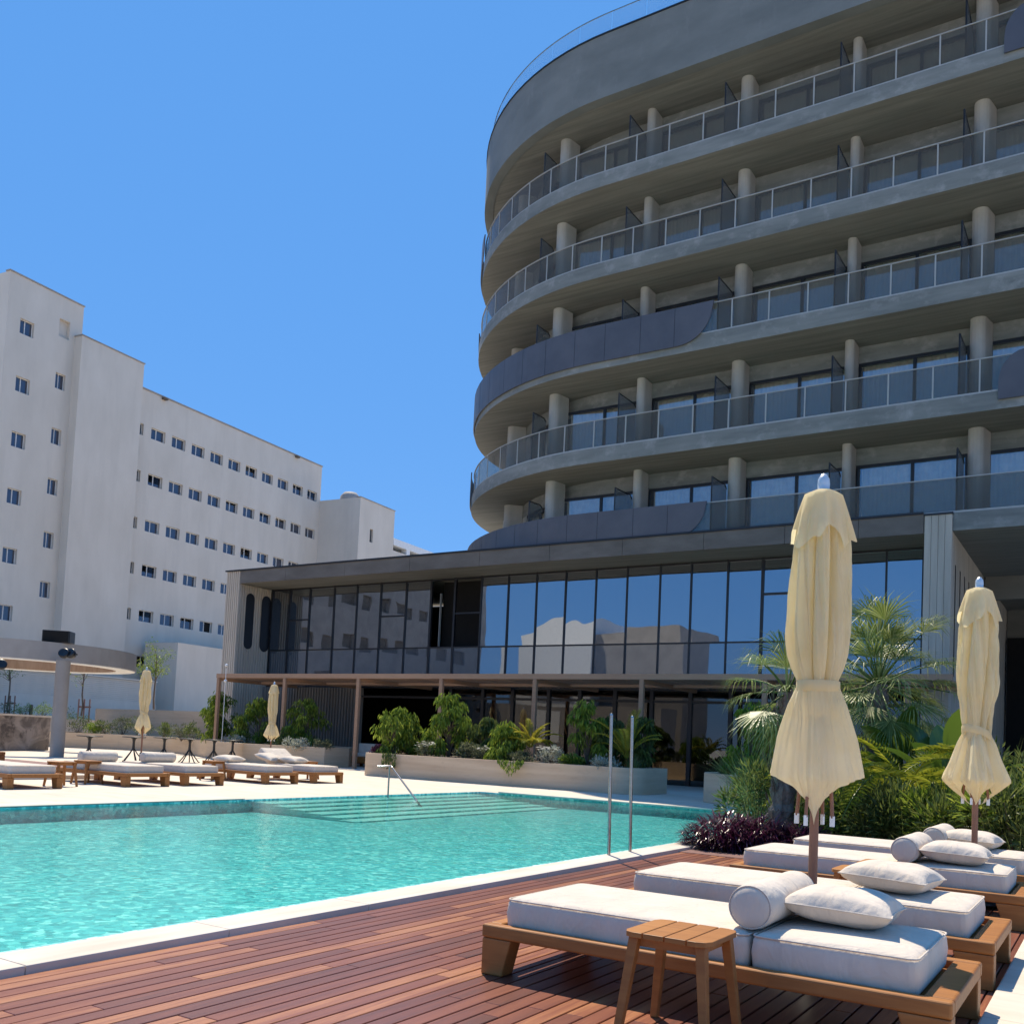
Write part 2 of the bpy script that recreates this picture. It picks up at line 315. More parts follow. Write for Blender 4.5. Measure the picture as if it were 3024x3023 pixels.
    def build(s, name, mat, parent=None, smooth=None, bevel=0.0, seg=2, subsurf=0):
        me = bpy.data.meshes.new(name); me.from_pydata(s.v, [], s.f)
        if any(s.sm): me.polygons.foreach_set('use_smooth', s.sm)
        me.validate(); me.update()
        if mat: me.materials.append(mat)
        o = bpy.data.objects.new(name, me); COL.objects.link(o)
        if parent: o.parent = parent
        if bevel:
            bm = bmesh.new(); bm.from_mesh(me); bmesh.ops.remove_doubles(bm, verts=bm.verts, dist=1e-5); bm.to_mesh(me); bm.free()
            b = o.modifiers.new('bevel', 'BEVEL'); b.width = bevel; b.segments = seg; b.limit_method = 'ANGLE'; b.angle_limit = radians(40)
        if subsurf:
            b = o.modifiers.new('sub', 'SUBSURF'); b.levels = subsurf; b.render_levels = subsurf
        return o
def tag(o, label=None, cat=None, group=None, kind=None):
    if label: o['label'] = label
    if cat: o['category'] = cat
    if group: o['group'] = group
    if kind: o['kind'] = kind
    return o
def empty(name, loc=(0, 0, 0), rz=0.0):
    o = bpy.data.objects.new(name, None); COL.objects.link(o); o.location = loc; o.rotation_euler.z = rz; o.empty_display_size = 0.1
    return o
def kids(o): return [c for c in bpy.data.objects if c.parent == o]
def copy_tree(o, parent=None):
    c = o.copy(); COL.objects.link(c); c.parent = parent
    for ch in kids(o): copy_tree(ch, c)
    return c
def structure(o): o['kind'] = 'structure'; return o

# ================================================================== world and sun
SUN_EL, SUN_AZ = radians(60), radians(47)          # azimuth measured from +Y towards -X
W = bpy.data.worlds.new('World'); S.world = W; W.use_nodes = True
wn = W.node_tree.nodes; wl = W.node_tree.links; wn.clear()
sky = wn.new('ShaderNodeTexSky'); sky.sky_type = 'NISHITA'; sky.sun_disc = False
sky.sun_elevation = SUN_EL; sky.sun_rotation = -SUN_AZ; sky.altitude = 50; sky.air_density = 1.0; sky.dust_density = 0.0; sky.ozone_density = 3.0
smx = wn.new('ShaderNodeMix'); smx.data_type = 'RGBA'; smx.inputs[0].default_value = 0.76; smx.inputs[7].default_value = (0.72, 2.75, 6.9, 1)
wl.new(sky.outputs[0], smx.inputs[6])
bg = wn.new('ShaderNodeBackground'); bg.inputs['Strength'].default_value = 0.102
wo = wn.new('ShaderNodeOutputWorld'); wl.new(smx.outputs[2], bg.inputs[0]); wl.new(bg.outputs[0], wo.inputs[0])
ld = bpy.data.lights.new('sun', 'SUN'); ld.energy = 5.0; ld.angle = radians(0.53); ld.color = (1.0, 0.88, 0.70)
lo = bpy.data.objects.new('sun', ld); COL.objects.link(lo)
sd = Vector((-sin(SUN_AZ)*cos(SUN_EL), cos(SUN_AZ)*cos(SUN_EL), sin(SUN_EL)))
lo.rotation_euler = sd.to_track_quat('Z', 'Y').to_euler(); lo.location = (0, 0, 60)
S.view_settings.view_transform = 'Standard'; S.view_settings.look = 'None'; S.view_settings.exposure = 0.38; S.view_settings.gamma = 1.0
S.render.engine = 'CYCLES'
S.cycles.max_bounces = 10; S.cycles.transparent_max_bounces = 24; S.cycles.diffuse_bounces = 4

# ================================================================== ground, terrace, pool
structure(MB().box(-900, 900, -900, 900, -1.0, -0.6).build('ground', M['ground']))
XL, XR, YF, YN = -11.72, -4.49, 17.32, -14.0          # pool: left, right, far edge, near end
t = MB()
t.box(-75, XL, -30, 60, -0.55, T)                      # left terrace
t.box(XL, 14, YF, 60, -0.55, T)                        # far terrace
structure(t.build('terrace_paving', M['paving']))
structure(MB().box(XL, XR+0.31, YN, YN-0.4, -0.55, T).build('pool_end_kerb', M['stone']))
# near coping in separate stones
cp = MB(); y = YN
while y < 10.9:
    cp.box(XR, -4.185, y, min(y+1.18, 10.9), -0.5, 0.035); y += 1.183
structure(cp.build('pool_coping', M['stone'], bevel=0.006))
structure(MB().box(XR, -4.185, 10.905, YF, -0.55, 0.033).build('bed_kerb', M['stone']))
# projecting far coping slab and drain line
structure(MB().box(-11.2, -4.5, YF-0.10, YF+0.26, T+0.004, T+0.035).build('far_coping', M['stone'], bevel=0.008))
structure(MB().box(-11.0, -3.0, YF+0.36, YF+0.41, T+0.002, T+0.006).build('drain_channel', M['black_metal']))
structure(MB().box(XL-0.42, XL+0.04, -14, 10.6, T+0.004, T+0.016).build('side_coping', M['stone'], bevel=0.004))
# shell (apparent depth of a pool seen at a grazing angle)
PD = -0.15
m, nt, ns, lk = newmat('pool_mosaic'); M['mosaic'] = m
out = ns.new('ShaderNodeOutputMaterial'); b = ns.new('ShaderNodeBsdfPrincipled')
v = pos_map(ns, lk, (20, 20, 20), False)
vo = node(ns, 'ShaderNodeTexVoronoi', Scale=1.0); lk.new(v, vo.inputs['Vector'])
sep = ns.new('ShaderNodeSeparateColor'); lk.new(vo.outputs['Color'], sep.inputs[0])
v2 = pos_map(ns, lk, (2.4, 2.4, 2.4), False); n2 = node(ns, 'ShaderNodeTexNoise', Scale=1.0, Detail=5, Distortion=0.8); lk.new(v2, n2.inputs['Vector'])
mm = node(ns, 'ShaderNodeMath', operation='MULTIPLY_ADD'); mm.inputs[1].default_value = 0.72
ms = node(ns, 'ShaderNodeMath', operation='MULTIPLY'); ms.inputs[1].default_value = 0.36; lk.new(n2.outputs['Fac'], ms.inputs[0])
lk.new(sep.outputs[0], mm.inputs[0]); lk.new(ms.outputs[0], mm.inputs[2])
c = ramp(ns, lk, mm.outputs[0], [(0.12, (0.06, 0.32, 0.36)), (0.42, (0.14, 0.52, 0.555)), (0.66, (0.20, 0.60, 0.62)), (0.80, (0.36, 0.76, 0.73)), (0.9, (0.72, 0.92, 0.88))])  # mosaic tones; the bright tiles stand in for caustic sparkle
lk.new(c, b.inputs['Base Color']); b.inputs['Roughness'].default_value = 0.6
lk.new(b.outputs[0], out.inputs['Surface'])
p = MB()
p.box(XL-0.3, XR+0.3, YN-0.3, YF+0.3, -0.58, PD)
p.box(XL+.001, XL+0.02, YN, YF-0.021, PD-.01, T-0.004); p.box(XL+.001, XR-.001, YF-0.02, YF-.001, PD-.01, T-0.004)
p.box(XR-0.02, XR-.001, YN, YF-0.021, PD-.01, 0.034)
structure(p.build('pool_shell', M['mosaic']))
st = MB()
for k in range(6):
    st.box(XL+0.021+0.002*k, XL+0.42+0.36*k, 10.8-0.004*k, 16.9+0.004*k, PD+0.002, 0.006-0.027*k)
M['step_mosaic'] = noisy('pale_step_mosaic', (0.50, 0.76, 0.72), (0.70, 0.90, 0.86), (18, 18, 18), bump=0, obj=False)  # paler than the pool tile: sun on the treads put into the colour
structure(st.build('pool_steps', M['step_mosaic']))
stn = MB()
for k in range(6):
    stn.box(XL+0.421+0.36*k, XL+0.428+0.36*k, 10.82, 16.88, -0.019-0.027*k, 0.004-0.027*k)
structure(stn.build('step_riser', M['mosaic']))  # darker strips on the risers, their shade put into the colour
# water
m, nt, ns, lk = newmat('pool_water'); M['water'] = m
out = ns.new('ShaderNodeOutputMaterial')
tr = ns.new('ShaderNodeBsdfTransparent'); tr.inputs['Color'].default_value = (0.55, 0.885, 0.885, 1)
gl = ns.new('ShaderNodeBsdfGlossy'); gl.inputs['Roughness'].default_value = 0.03
fr = ns.new('ShaderNodeFresnel'); fr.inputs['IOR'].default_value = 1.30
v = pos_map(ns, lk, (11, 11, 11), False); n = node(ns, 'ShaderNodeTexNoise', Scale=1.0, Detail=2, Distortion=0.8); lk.new(v, n.inputs['Vector'])
v1 = pos_map(ns, lk, (2.2, 2.2, 2.2), False); n1 = node(ns, 'ShaderNodeTexNoise', Scale=1.0, Detail=2); lk.new(v1, n1.inputs['Vector'])
bp = node(ns, 'ShaderNodeBump', Strength=1.0, Distance=0.005); lk.new(n.outputs['Fac'], bp.inputs['Height'])
bp1 = node(ns, 'ShaderNodeBump', Strength=1.0, Distance=0.007); lk.new(n1.outputs['Fac'], bp1.inputs['Height']); lk.new(bp.outputs[0], bp1.inputs['Normal'])
lk.new(bp1.outputs[0], gl.inputs['Normal']); lk.new(bp1.outputs[0], fr.inputs['Normal'])
mx = ns.new('ShaderNodeMixShader'); lk.new(fr.outputs[0], mx.inputs[0]); lk.new(tr.outputs[0], mx.inputs[1]); lk.new(gl.outputs[0], mx.inputs[2])
lk.new(mx.outputs[0], out.inputs['Surface'])
structure(MB().add([(XL, YN, 0.030), (XR, YN, 0.030), (XR, YF, 0.030), (XL, YF, 0.030)], [(0, 1, 2, 3)]).build('pool_water', M['water']))

# timber deck: single boards with butt joints
dk = MB(); x = -4.16; bw = 0.0905; row = 0
while x < -0.5:
    y = -1.5-random.random()*1.6
    if row % 4 == 0: joint = random.random()*1.5
    while y < 10.55:
        L = random.choice((1.2, 1.5, 1.8, 2.2, 2.6))
        z = random.uniform(-0.0012, 0.0)
        dk.box(x, x+bw-0.0095, max(y, -1.5), min(y+L-0.004, 10.55), -0.022, z) if y+L > -1.5 else None
        y += L
    x += bw; row += 1
structure(dk.build('timber_deck', M['deck'], bevel=0.0025, seg=1))
structure(MB().box(-4.18, -0.5, -1.6, 10.6, -0.3, -0.05).build('deck_underlay', M['dark_room']))
structure(MB().box(-0.5, 14, -3, 10.2, -0.5, 0.03).build('stone_walk', M['paving'], bevel=0.01))
structure(MB().box(-4.18, 14, 10.6, YF, -0.5, -0.01).build('planting_bed', M['soil']))

# ================================================================== hotel tower
D = 3.05
def FZ(n): return 1.15+(2.13+n-2)*D-0.05
CX, CY0, RT, YT = -14.3, 35.38, 8.9, 26.48
def plan(off, xr=7.0, n=26, a0=0.0, a1=pi/2, tail=46.0, xs=None):
    pts = []
    if xs is not None or a0 <= 0:
        pts.append((xr, YT+off)); 
        if xr > CX+6: pts += [(xr-(xr-CX)*k/8, YT+off) for k in range(1, 8)]
    for k in range(n+1):
        a = a0+(a1-a0)*k/n
        pts.append((CX-(RT-off)*sin(a), CY0-(RT-off)*cos(a)))
    if tail: pts.append((CX-(RT-off), tail))
    return pts
tower = tag(empty('hotel_tower', (-8, 26.5, 0)), 'grey concrete hotel tower with a rounded end and stacked balconies', 'hotel')
def TP(o):                                            # keep world coordinates under the tower's root
    o.parent = tower; o.matrix_parent_inverse = Matrix.Translation((8, -26.5, 0)); return o
for n in range(2, 7):
    z = FZ(n); P = plan(0.0); poly = P+[(7.0, 46.0)]
    sl = MB(); sl.prism(poly[::-1], z-0.47, z)
    o = TP(sl.build('floor_slab', M['concrete']))
    o.data.materials.append(M['soffit'])
    for f in o.data.polygons:
        if f.normal.z < -0.9: f.material_index = 1
    kb = MB(); kb.strip(plan(0.03), z+0.002, z+0.055, -0.05)
    TP(kb.build('balcony_kerb', M['rail_metal']))  # added pale strip, stands in for sky light on the slab edge
# parapet with roof slab
pz0, pz1 = 22.33, 24.50
pr = MB(); pr.strip(plan(-0.04), pz0, pz1, -0.35); o = TP(pr.build('parapet', M['parapet']))
sl = MB(); sl.prism((plan(0.32)+[(7.0, 46.0)])[::-1], pz0+0.03, pz0+0.5); o = TP(sl.build('roof_slab', M['soffit']))
cpz = MB(); cpz.strip(plan(-0.07), pz1+0.003, pz1+0.05, -0.42); TP(cpz.build('parapet_cap', M['black_metal']))
# glass balustrade on the roof
rg = plan(0.12); seg = []
def resample(path, step):
    out = [path[0]]; acc = 0
    for a, b in zip(path, path[1:]):
        L = hypot(b[0]-a[0], b[1]-a[1]); pos = step-acc
        while pos <= L:
            out.append((a[0]+(b[0]-a[0])*pos/L, a[1]+(b[1]-a[1])*pos/L)); pos += step
        acc = (acc+L) % step
    return out
RS = resample(plan(0.12, n=60), 1.25)
for a, b in list(zip(RS, RS[1:]))[8:30]:
    dx, dy = (b[0]-a[0]), (b[1]-a[1]); e = 0.012
    TP(MB().strip([(a[0]+dx*e, a[1]+dy*e), (b[0]-dx*e, b[1]-dy*e)], pz1+0.054, pz1+0.84, -0.018).build('roof_glass_panel', M['roof_glass']))
TP(MB().strip(plan(0.115, n=60), pz1+0.842, pz1+0.862, -0.03).build('roof_handrail', M['steel']))
# inner wall plane and windows
WOFF = 1.87; YW = YT+WOFF
cols = [(-16.6, .42), (-13.25, .30), (-10.0, .40), (-6.64, .27), (-3.31, .42), (0.05, .3), (3.4, .4)]
def column_mesh(w, dep):
    mb = MB(); pts = []
    r = min(w/2, 0.2)
    pts.append((w/2, dep)); pts.append((-w/2, dep))
    for k in range(9):
        a = pi+pi*k/8
        pts.append((w/2*cos(a), r+r*sin(a) if True else 0))
    mb.prism(pts, 0, D-0.47-0.004)
    return mb
colm = {}
for n in range(2, 7):
    z = FZ(n)
    for i, (x, w) in enumerate(cols):
        key = w
        if key not in colm:
            o = column_mesh(w, 0.68).build('blade_column', M['pale_concrete']); colm[key] = o
        else:
            o = colm[key].copy(); COL.objects.link(o)
        o.location = (x, 27.70 if i else 27.74, z+0.002); TP(o)
        if i == 0: o.rotation_euler.z = radians(-12)
    for a in (46, 66):                                # the piers round the corner
        o = colm[.42].copy(); COL.objects.link(o)
        ra = radians(a); o.location = (CX-7.72*sin(ra), CY0-7.72*cos(ra), z+0.002); o.rotation_euler.z = -ra; TP(o)
    # smoked-glass dividers from slab edge to column nose
    for i, (x, w) in enumerate(cols[:6]):
        dv = MB(); xx = x-w/2-0.05
        y0, y1 = (26.62 if i else 27.0), 27.86
        TPs = TP(dv.add([(xx, y0, z+0.06), (xx, y1, z+0.06), (xx, y1, z+1.72), (xx, y0+0.0, z+1.72), (xx+0.014, y0, z+0.06), (xx+0.014, y1, z+0.06), (xx+0.014, y1, z+1.72), (xx+0.014, y0, z+1.72)],
                  [(0, 1, 2, 3), (7, 6, 5, 4), (0, 4, 5, 1), (1, 5, 6, 2), (2, 6, 7, 3), (3, 7, 4, 0)]).build('balcony_divider', M['screen_glass']))
        fr = MB()
        for (ya, za, yb, zb) in ((y0, 0.03, y0, 1.72), (y0, 1.73, y1-0.12, 1.76), (y1-0.12, 1.76, y1, 1.66)):
            fr.tube([(xx+0.007, ya, z+za), (xx+0.007, yb, z+zb)], 0.022, 4, smooth=False)
        f = fr.build('divider_frame', M['black_metal']); f.parent = TPs
# back wall: lintel band and solid panels, curved round the end
for n in range(2, 7):
    z = FZ(n)
    TP(MB().strip(plan(WOFF, n=30), z+2.08, z+D-0.474, -0.22).build('lintel_band', M['concrete']))
    TP(MB().strip(plan(WOFF, n=18, a0=radians(40), xr=0), z+0.003, z+2.078, -0.22).build('corner_wall', M['pale_concrete']))
# bedroom windows: one prototype, copied to each bay
def make_window(wd):
    h = 2.06; fr = MB(); s = 0.055
    fr.box(0, wd, 0, 0.09, 0, s); fr.box(0, wd, 0, 0.09, h-s*1.6, h)
    fr.box(0, s, 0, 0.09, s, h-s*1.6); fr.box(wd-s, wd, 0, 0.09, s, h-s*1.6)
    mxx = wd*0.52; fr.box(mxx-0.045, mxx+0.045, -0.005, 0.085, s+.001, h-s*1.6-.001)
    w = fr.build('window', M['black_metal'])
    for a, b in ((s, mxx-0.045), (mxx+0.045, wd-s)):
        g = MB().box(a+.002, b-.002, 0.03, 0.045, s+.002, h-s*1.6-.002).build('pane', M['win_glass']); g.parent = w
    cu = MB(); nn = 70; R = []
    for k in range(nn+1):
        xx = 0.10+(wd-0.2)*k/nn; yy = 0.24+0.03*sin(k*1.9)+0.012*sin(k*0.7)
        R.append([(xx, yy, 0.03), (xx, yy, h)])
    cu.rings(R, False, smooth=True)
    c = cu.build('curtain', M['curtain']); c.parent = w
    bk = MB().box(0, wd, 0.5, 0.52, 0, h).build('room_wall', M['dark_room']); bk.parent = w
    return w
protoW = make_window(2.98)
first = True
def put_window(x, y, z, rz=0.0, sx=1.0):
    global first
    w = protoW if first else copy_tree(protoW); first = False
    w.location = (x, y, z); w.rotation_euler.z = rz; w.scale.x = sx; TP(w)
for n in range(2, 7):
    z = FZ(n)+0.012
    for (xa, wa), (xb, wb) in zip(cols, cols[1:]):
        xs, xe = xa+wa/2+0.02, xb-wb/2-0.02
        put_window(xs, YW, z, 0, (xe-xs)/2.98)
    for a0, a1 in ((22, 41),):
        A = radians(a1); B = radians(a0); rr = RT-WOFF
        pa = (CX-rr*sin(A), CY0-rr*cos(A)); pb = (CX-rr*sin(B), CY0-rr*cos(B))
        L = hypot(pb[0]-pa[0], pb[1]-pa[1])
        put_window(pa[0], pa[1], z, atan2(pb[1]-pa[1], pb[0]-pa[0]), L/2.98)
# core so that nothing shows through
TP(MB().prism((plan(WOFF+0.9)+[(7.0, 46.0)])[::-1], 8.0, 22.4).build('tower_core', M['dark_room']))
# balcony railings: posts, handrail and glass for each floor
for n in range(2, 7):
    z = FZ(n); base = plan(0.06, n=60)
    rs = resample(base, 1.118)
    rl = TP(MB().strip(plan(0.045, n=60), z+0.918, z+0.943, -0.035).build('balcony_handrail', M['rail_metal']))
    for i, (a, b) in enumerate(zip(rs, rs[1:])):
        if i > 27 or a[0] > 3: continue
        d = atan2(b[1]-a[1], b[0]-a[0])
        if n > 2:
            ps = MB().box(-0.018, 0.018, -0.012, 0.012, 0.056, 0.913).build('rail_post', M['rail_metal']); ps.parent = rl; ps.location = (a[0], a[1], z); ps.rotation_euler.z = d
    TP(MB().strip(plan(0.07, n=60), z+0.058, z+0.912, -0.012).build('balcony_glass', M['rail_glass']))
# graphite screen panels that wrap the balcony fronts
def screen(z, a_from, a_to, x_end=None, zb=-0.26, zt=0.95, round_r=True, xr=None, name='screen_panel'):
    off = -0.07; path = []
    if x_end is not None:
        path = [(x_end-(x_end-CX)*k/14, YT+off) for k in range(15)][:-1]
    for k in range(25):
        a = a_from+(a_to-a_from)*k/24; path.append((CX-(RT-off)*sin(a), CY0-(RT-off)*cos(a)))
    rs = path; acc = 0; R = []
    fine = []
    for a, b in zip(rs, rs[1:]):
        L = hypot(b[0]-a[0], b[1]-a[1]); k = max(1, int(L/0.08))
        fine += [(a[0]+(b[0]-a[0])*i/k, a[1]+(b[1]-a[1])*i/k) for i in range(k)]
    fine.append(rs[-1]); dist = 0; prev = fine[0]; RN = 1.25
    for i, q in enumerate(fine):
        dist += hypot(q[0]-prev[0], q[1]-prev[1]); prev = q
        lowz = z+zb
        if round_r and dist < RN:
            u = 1-dist/RN; lowz = z+zb+(zt-zb)*(1-sqrt(max(0, 1-u**2.4)))
        a = fine[max(i-1, 0)]; b = fine[min(i+1, len(fine)-1)]; dx, dy = b[0]-a[0], b[1]-a[1]; L = hypot(dx, dy) or 1
        nx, ny = dy/L, -dx/L                          # inward
        R.append([(q[0], q[1], lowz), (q[0], q[1], z+zt), (q[0]+nx*0.04, q[1]+ny*0.04, z+zt), (q[0]+nx*0.04, q[1]+ny*0.04, lowz)])
    mb = MB(); mb.rings(R, True, True, True, False)
    # shadow-gap joints between sheets
    jn = MB(); dist = 0; prev = fine[0]; nxt = 1.18
    for i, q in enumerate(fine):
        dist += hypot(q[0]-prev[0], q[1]-prev[1]); prev = q
        if dist > nxt and 0 < i < len(fine)-1:
            a = fine[i-1]; b = fine[i+1]; dx, dy = b[0]-a[0], b[1]-a[1]; L = hypot(dx, dy); ux, uy = dx/L, dy/L; nx, ny = -uy, ux
            nx, ny = -nx, -ny; e = 0.003
            lz = R[i][0][2]+0.01
            jn.hexa([(q[0]-ux*.006-nx*e, q[1]-uy*.006-ny*e, lz), (q[0]+ux*.006-nx*e, q[1]+uy*.006-ny*e, lz), (q[0]+ux*.006+nx*.01, q[1]+uy*.006+ny*.01, lz), (q[0]-ux*.006+nx*.01, q[1]-uy*.006+ny*.01, lz),
                     (q[0]-ux*.006-nx*e, q[1]-uy*.006-ny*e, z+zt-.01), (q[0]+ux*.006-nx*e, q[1]+uy*.006-ny*e, z+zt-.01), (q[0]+ux*.006+nx*.01, q[1]+uy*.006+ny*.01, z+zt-.01), (q[0]-ux*.006+nx*.01, q[1]-uy*.006+ny*.01, z+zt-.01)])
            nxt += 1.18
    nf = len(mb.f); mb.add(jn.v, jn.f); o = TP(mb.build(name, M['dark_panel'])); o.data.materials.append(M['black_metal'])
    for f in o.data.polygons:
        if f.index >= nf: f.material_index = 1
screen(FZ(4), 0, radians(88), -10.3)
screen(FZ(2), 0, radians(88), -10.3, zb=-0.10)
screen(FZ(6), radians(47), radians(88))
screen(FZ(5), radians(60), radians(88))
screen(FZ(3), radians(52), radians(88))
# screens coming in from the right-hand side of the facade
for n in (6, 3):
    z = FZ(n); R = []; xx = 6.9; pts = []
    N = 40
    for k in range(N+1):
        x = -2.62+9.5*(k/N)**1.6; u = min(1, (x+2.62)/0.62); top = z+0.20+(0.98-0.20)*sqrt(max(0, 1-(1-u)**2)) if u < 1 else z+0.98
        R.append([(x, YT-0.07, z-0.24), (x, YT-0.03, z-0.24), (x, YT-0.03, top), (x, YT-0.07, top)])
    TP(MB().rings(R, True, True, True, False).build('screen_panel', M['dark_panel']))

# ================================================================== pavilion in front of the tower
pav = tag(empty('glass_pavilion', (-17, 26.4, 0)), 'two storey pavilion of dark mirrored glass under a brown fascia', 'pavilion')
def PP(o):
    o.parent = pav; o.matrix_parent_inverse = Matrix.Translation((17, -26.4, 0)); return o
PX0, PX1, YG = -30.99, -3.62, 28.2
FT, FB = 7.60, 7.09
fa = MB(); x = -30.17; i = 0
edges = [-30.17, -27.6, -24.5, -21.4, -18.37, -15.62, -13.0, -10.35, -7.95, -5.95, -4.30]
for a, b in zip(edges, edges[1:]): fa.box(a+0.006, b-0.006, 26.40, 26.46, FB, FT)
PP(fa.build('fascia', M['fascia']))
PP(MB().box(-30.17, -4.30, 26.465, 34.0, FB+0.02, FT-0.02).build('roof_slab', M['soffit']))
PP(MB().box(PX0-0.05, -4.32, 26.36, 34.2, FT+0.003, FT+0.06).build('roof_edge_trim', M['black_metal']))
PP(MB().box(-27.0, -20.0, 30.5, 33.5, FT+0.065, FT+0.1).build('roof_light', M['white_paint']))
# fluted end fin (left): front edge and inner face with two slots
fin = MB(); ww = (-30.19-PX0)
k = 7
for i in range(k):
    a = PX0+ww*i/k
    fin.prism([(a+0.004, 26.46), (a+ww/k*0.2, 26.40), (a+ww/k*0.8, 26.40), (a+ww/k-0.004, 26.46)], T, FT-0.003)
fin.box(PX0, -30.26, 26.461, 34.0, T, FT-0.004)
PP(fin.build('end_fin_wall', M['fluted']))
fl = MB(); n = 13
for i in range(n):
    a = 26.47+(YG-26.5)*i/n; b = 26.47+(YG-26.5)*(i+1)/n; mid = (a+b)/2
    inslot = any(s0 < mid < s1 for s0, s1 in ((26.83, 27.22), (27.72, 28.14)))
    def flute(z0, z1):
        fl.prism([(-30.26, a+0.003), (-30.19, a+0.035), (-30.19, b-0.035), (-30.26, b-0.003)], z0, z1)
    if inslot: flute(T, 4.62); flute(6.62, FB-0.004)
    else: flute(T, FB-0.004)
PP(fl.build('fluted_face', M['fluted']))
sb = MB()
for s0, s1 in ((26.80, 27.25), (27.66, 28.16)):
    r_ = (s1-s0)/2; c_ = (s0+s1)/2; prof_ = [(c_+r_*cos(pi*k/12), 6.55+r_*sin(pi*k/12)) for k in range(13)]+[(c_-r_*cos(pi*k/12), 4.70-r_*sin(pi*k/12)) for k in range(13)]
    nn_ = len(prof_); sb.add([(-30.20, y, z) for y, z in prof_]+[(-30.187, y, z) for y, z in prof_], [tuple(range(nn_)), tuple(range(2*nn_-1, nn_-1, -1))]+[(i, (i+1) % nn_, nn_+(i+1) % nn_, nn_+i) for i in range(nn_)])
PP(sb.build('slot_window', M['black_metal']))  # dark plates on the face, in place of shade inside recessed slots
# ground-floor fluted wall under the pergola
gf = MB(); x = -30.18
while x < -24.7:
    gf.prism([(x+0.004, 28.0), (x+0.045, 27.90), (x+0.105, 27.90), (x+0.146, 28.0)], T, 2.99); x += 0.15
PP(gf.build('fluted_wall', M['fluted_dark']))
# right-hand board-marked pier with slots
pr = MB(); e = [-4.285, -4.12, -3.95, -3.79, -3.62]
for a, b in zip(e, e[1:]): pr.box(a+0.004, b-0.004, 26.40, 26.62, T, 7.55)
pr.box(-4.28, -3.628, 26.62, 41.5, T, 7.52)
PP(pr.build('end_pier', M['pier_concrete']))
ps = MB()
for i in range(7):
    y = 27.1+i*0.9; ps.box(-3.629, -3.622, y, y+0.16, 3.4+0.1*i, 6.35)
PP(ps.build('pier_slot', M['black_metal']))
PP(MB().box(-4.3, -3.60, 26.37, 41.6, 7.555, 7.60).build('pier_cap', M['black_metal']))
# curtain wall
mul = [-30.13, -29.09, -27.96, -26.61, -25.4, -24.18, -22.92, -21.72, -20.62, -19.45, -18.29, -17.12, -15.96, -14.79, -13.64, -12.47, -11.41, -10.21, -9.11, -7.95, -6.75, -5.55, -4.58]
zt, zb, ztr = FB+0.018, 3.0, 4.51
fr = MB()
for i, x in enumerate(mul):
    w = 0.05 if i not in (0, 1, 7, 8, 18, 20) else 0.085
    fr.box(x-w/2, x+w/2, YG-0.05, YG+0.05, zb, zt-.002)
for z, h in ((ztr, 0.05), (zt-0.07, 0.06), (zb, 0.06)): fr.box(mul[0], mul[-1], YG-0.045, YG+0.045, z, z+h)
fr.box(mul[2]-1.1, mul[2], YG-0.047, YG+0.047, 5.75, 5.81); fr.box(mul[5], mul[6], YG-0.047, YG+0.047, 5.75, 5.81)
fr.box(mul[18], mul[19], YG-0.047, YG+0.047, 5.95, 6.02); fr.box(mul[8], mul[9], YG-0.047, YG+0.047, 5.75, 5.81)
PP(fr.build('mullion_frame', M['black_metal']))
rnd = random.Random(3)
def pane(a, b, z0, z1, nm, mat):
    hx, hz = (b-a)/2-0.018, (z1-z0)/2-0.018
    o = MB().box(-hx, hx, -0.006, 0.006, -hz, hz).build(nm, mat)
    o.location = ((a+b)/2, YG, (z0+z1)/2); o.rotation_euler = (radians(rnd.uniform(-.45, .45)), 0, radians(rnd.uniform(-.55, .55)))
    return PP(o)
for i, (a, b) in enumerate(zip(mul, mul[1:])):
    if i not in (7, 8):
        g = pane(a, b, ztr, zt, 'glass_pane', M['pav_glass'])
    g = pane(a, b, zb, ztr+0.04, 'spandrel_pane', M['spandrel'])
PP(MB().box(mul[7], mul[9], YG+0.75, YG+0.8, zb, zt).build('open_bay_interior', M['dark_room']))
PP(MB().box(mul[7]+0.25, mul[7]+0.27, YG+0.2, YG+0.3, ztr+0.1, 6.6).build('sliding_sash', M['rail_metal']))
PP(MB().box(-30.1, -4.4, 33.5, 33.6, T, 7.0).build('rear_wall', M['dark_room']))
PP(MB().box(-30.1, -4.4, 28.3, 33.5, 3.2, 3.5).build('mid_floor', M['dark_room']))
# ground-floor glazing
gx = [-20.4, -19.0, -17.75, -16.3, -15.1, -13.8, -12.5, -11.2, -9.9, -8.6, -7.2, -5.9, -4.5]
fr = MB()
for i, x in enumerate(gx): fr.box(x-0.06, x+0.06, 27.9, 28.06, T, 3.0)
fr.box(-25, -4.4, 27.92, 28.04, 2.62, 2.70); fr.box(-24.7, -4.4, 27.9, 28.05, 2.995, 3.08)
PP(fr.build('lobby_frame', M['black_metal']))
for a, b in zip(gx, gx[1:]): PP(MB().box(a+0.06, b-0.06, 27.97, 27.985, T, 2.62).build('lobby_pane', M['grd_glass']))
for a, b in zip(gx, gx[1:]): PP(MB().box(a+0.06, b-0.06, 27.97, 27.985, 2.70, 2.995).build('lobby_transom_pane', M['grd_glass']))
PP(MB().box(-25, -4.4, 28.1, 33.4, T+.002, T+.01).build('lobby_floor', M['fascia']))
# dark covered passage to the right of the pier
pas = MB(); pas.box(-3.6, 8.0, 41.0, 41.4, T, 7.6); pas.box(-3.58, 8, 26.9, 41, 7.25, 7.5)
pas.box(-3.58, 8, 33.5, 33.8, 6.4, 7.24)
PP(pas.build('passage_wall', M['soffit']))
PP(MB().box(-3.55, 8, 40.6, 40.95, T, 6.0).build('passage_door', M['dark_room']))  # dark sheet standing in for the unlit depth of the passage

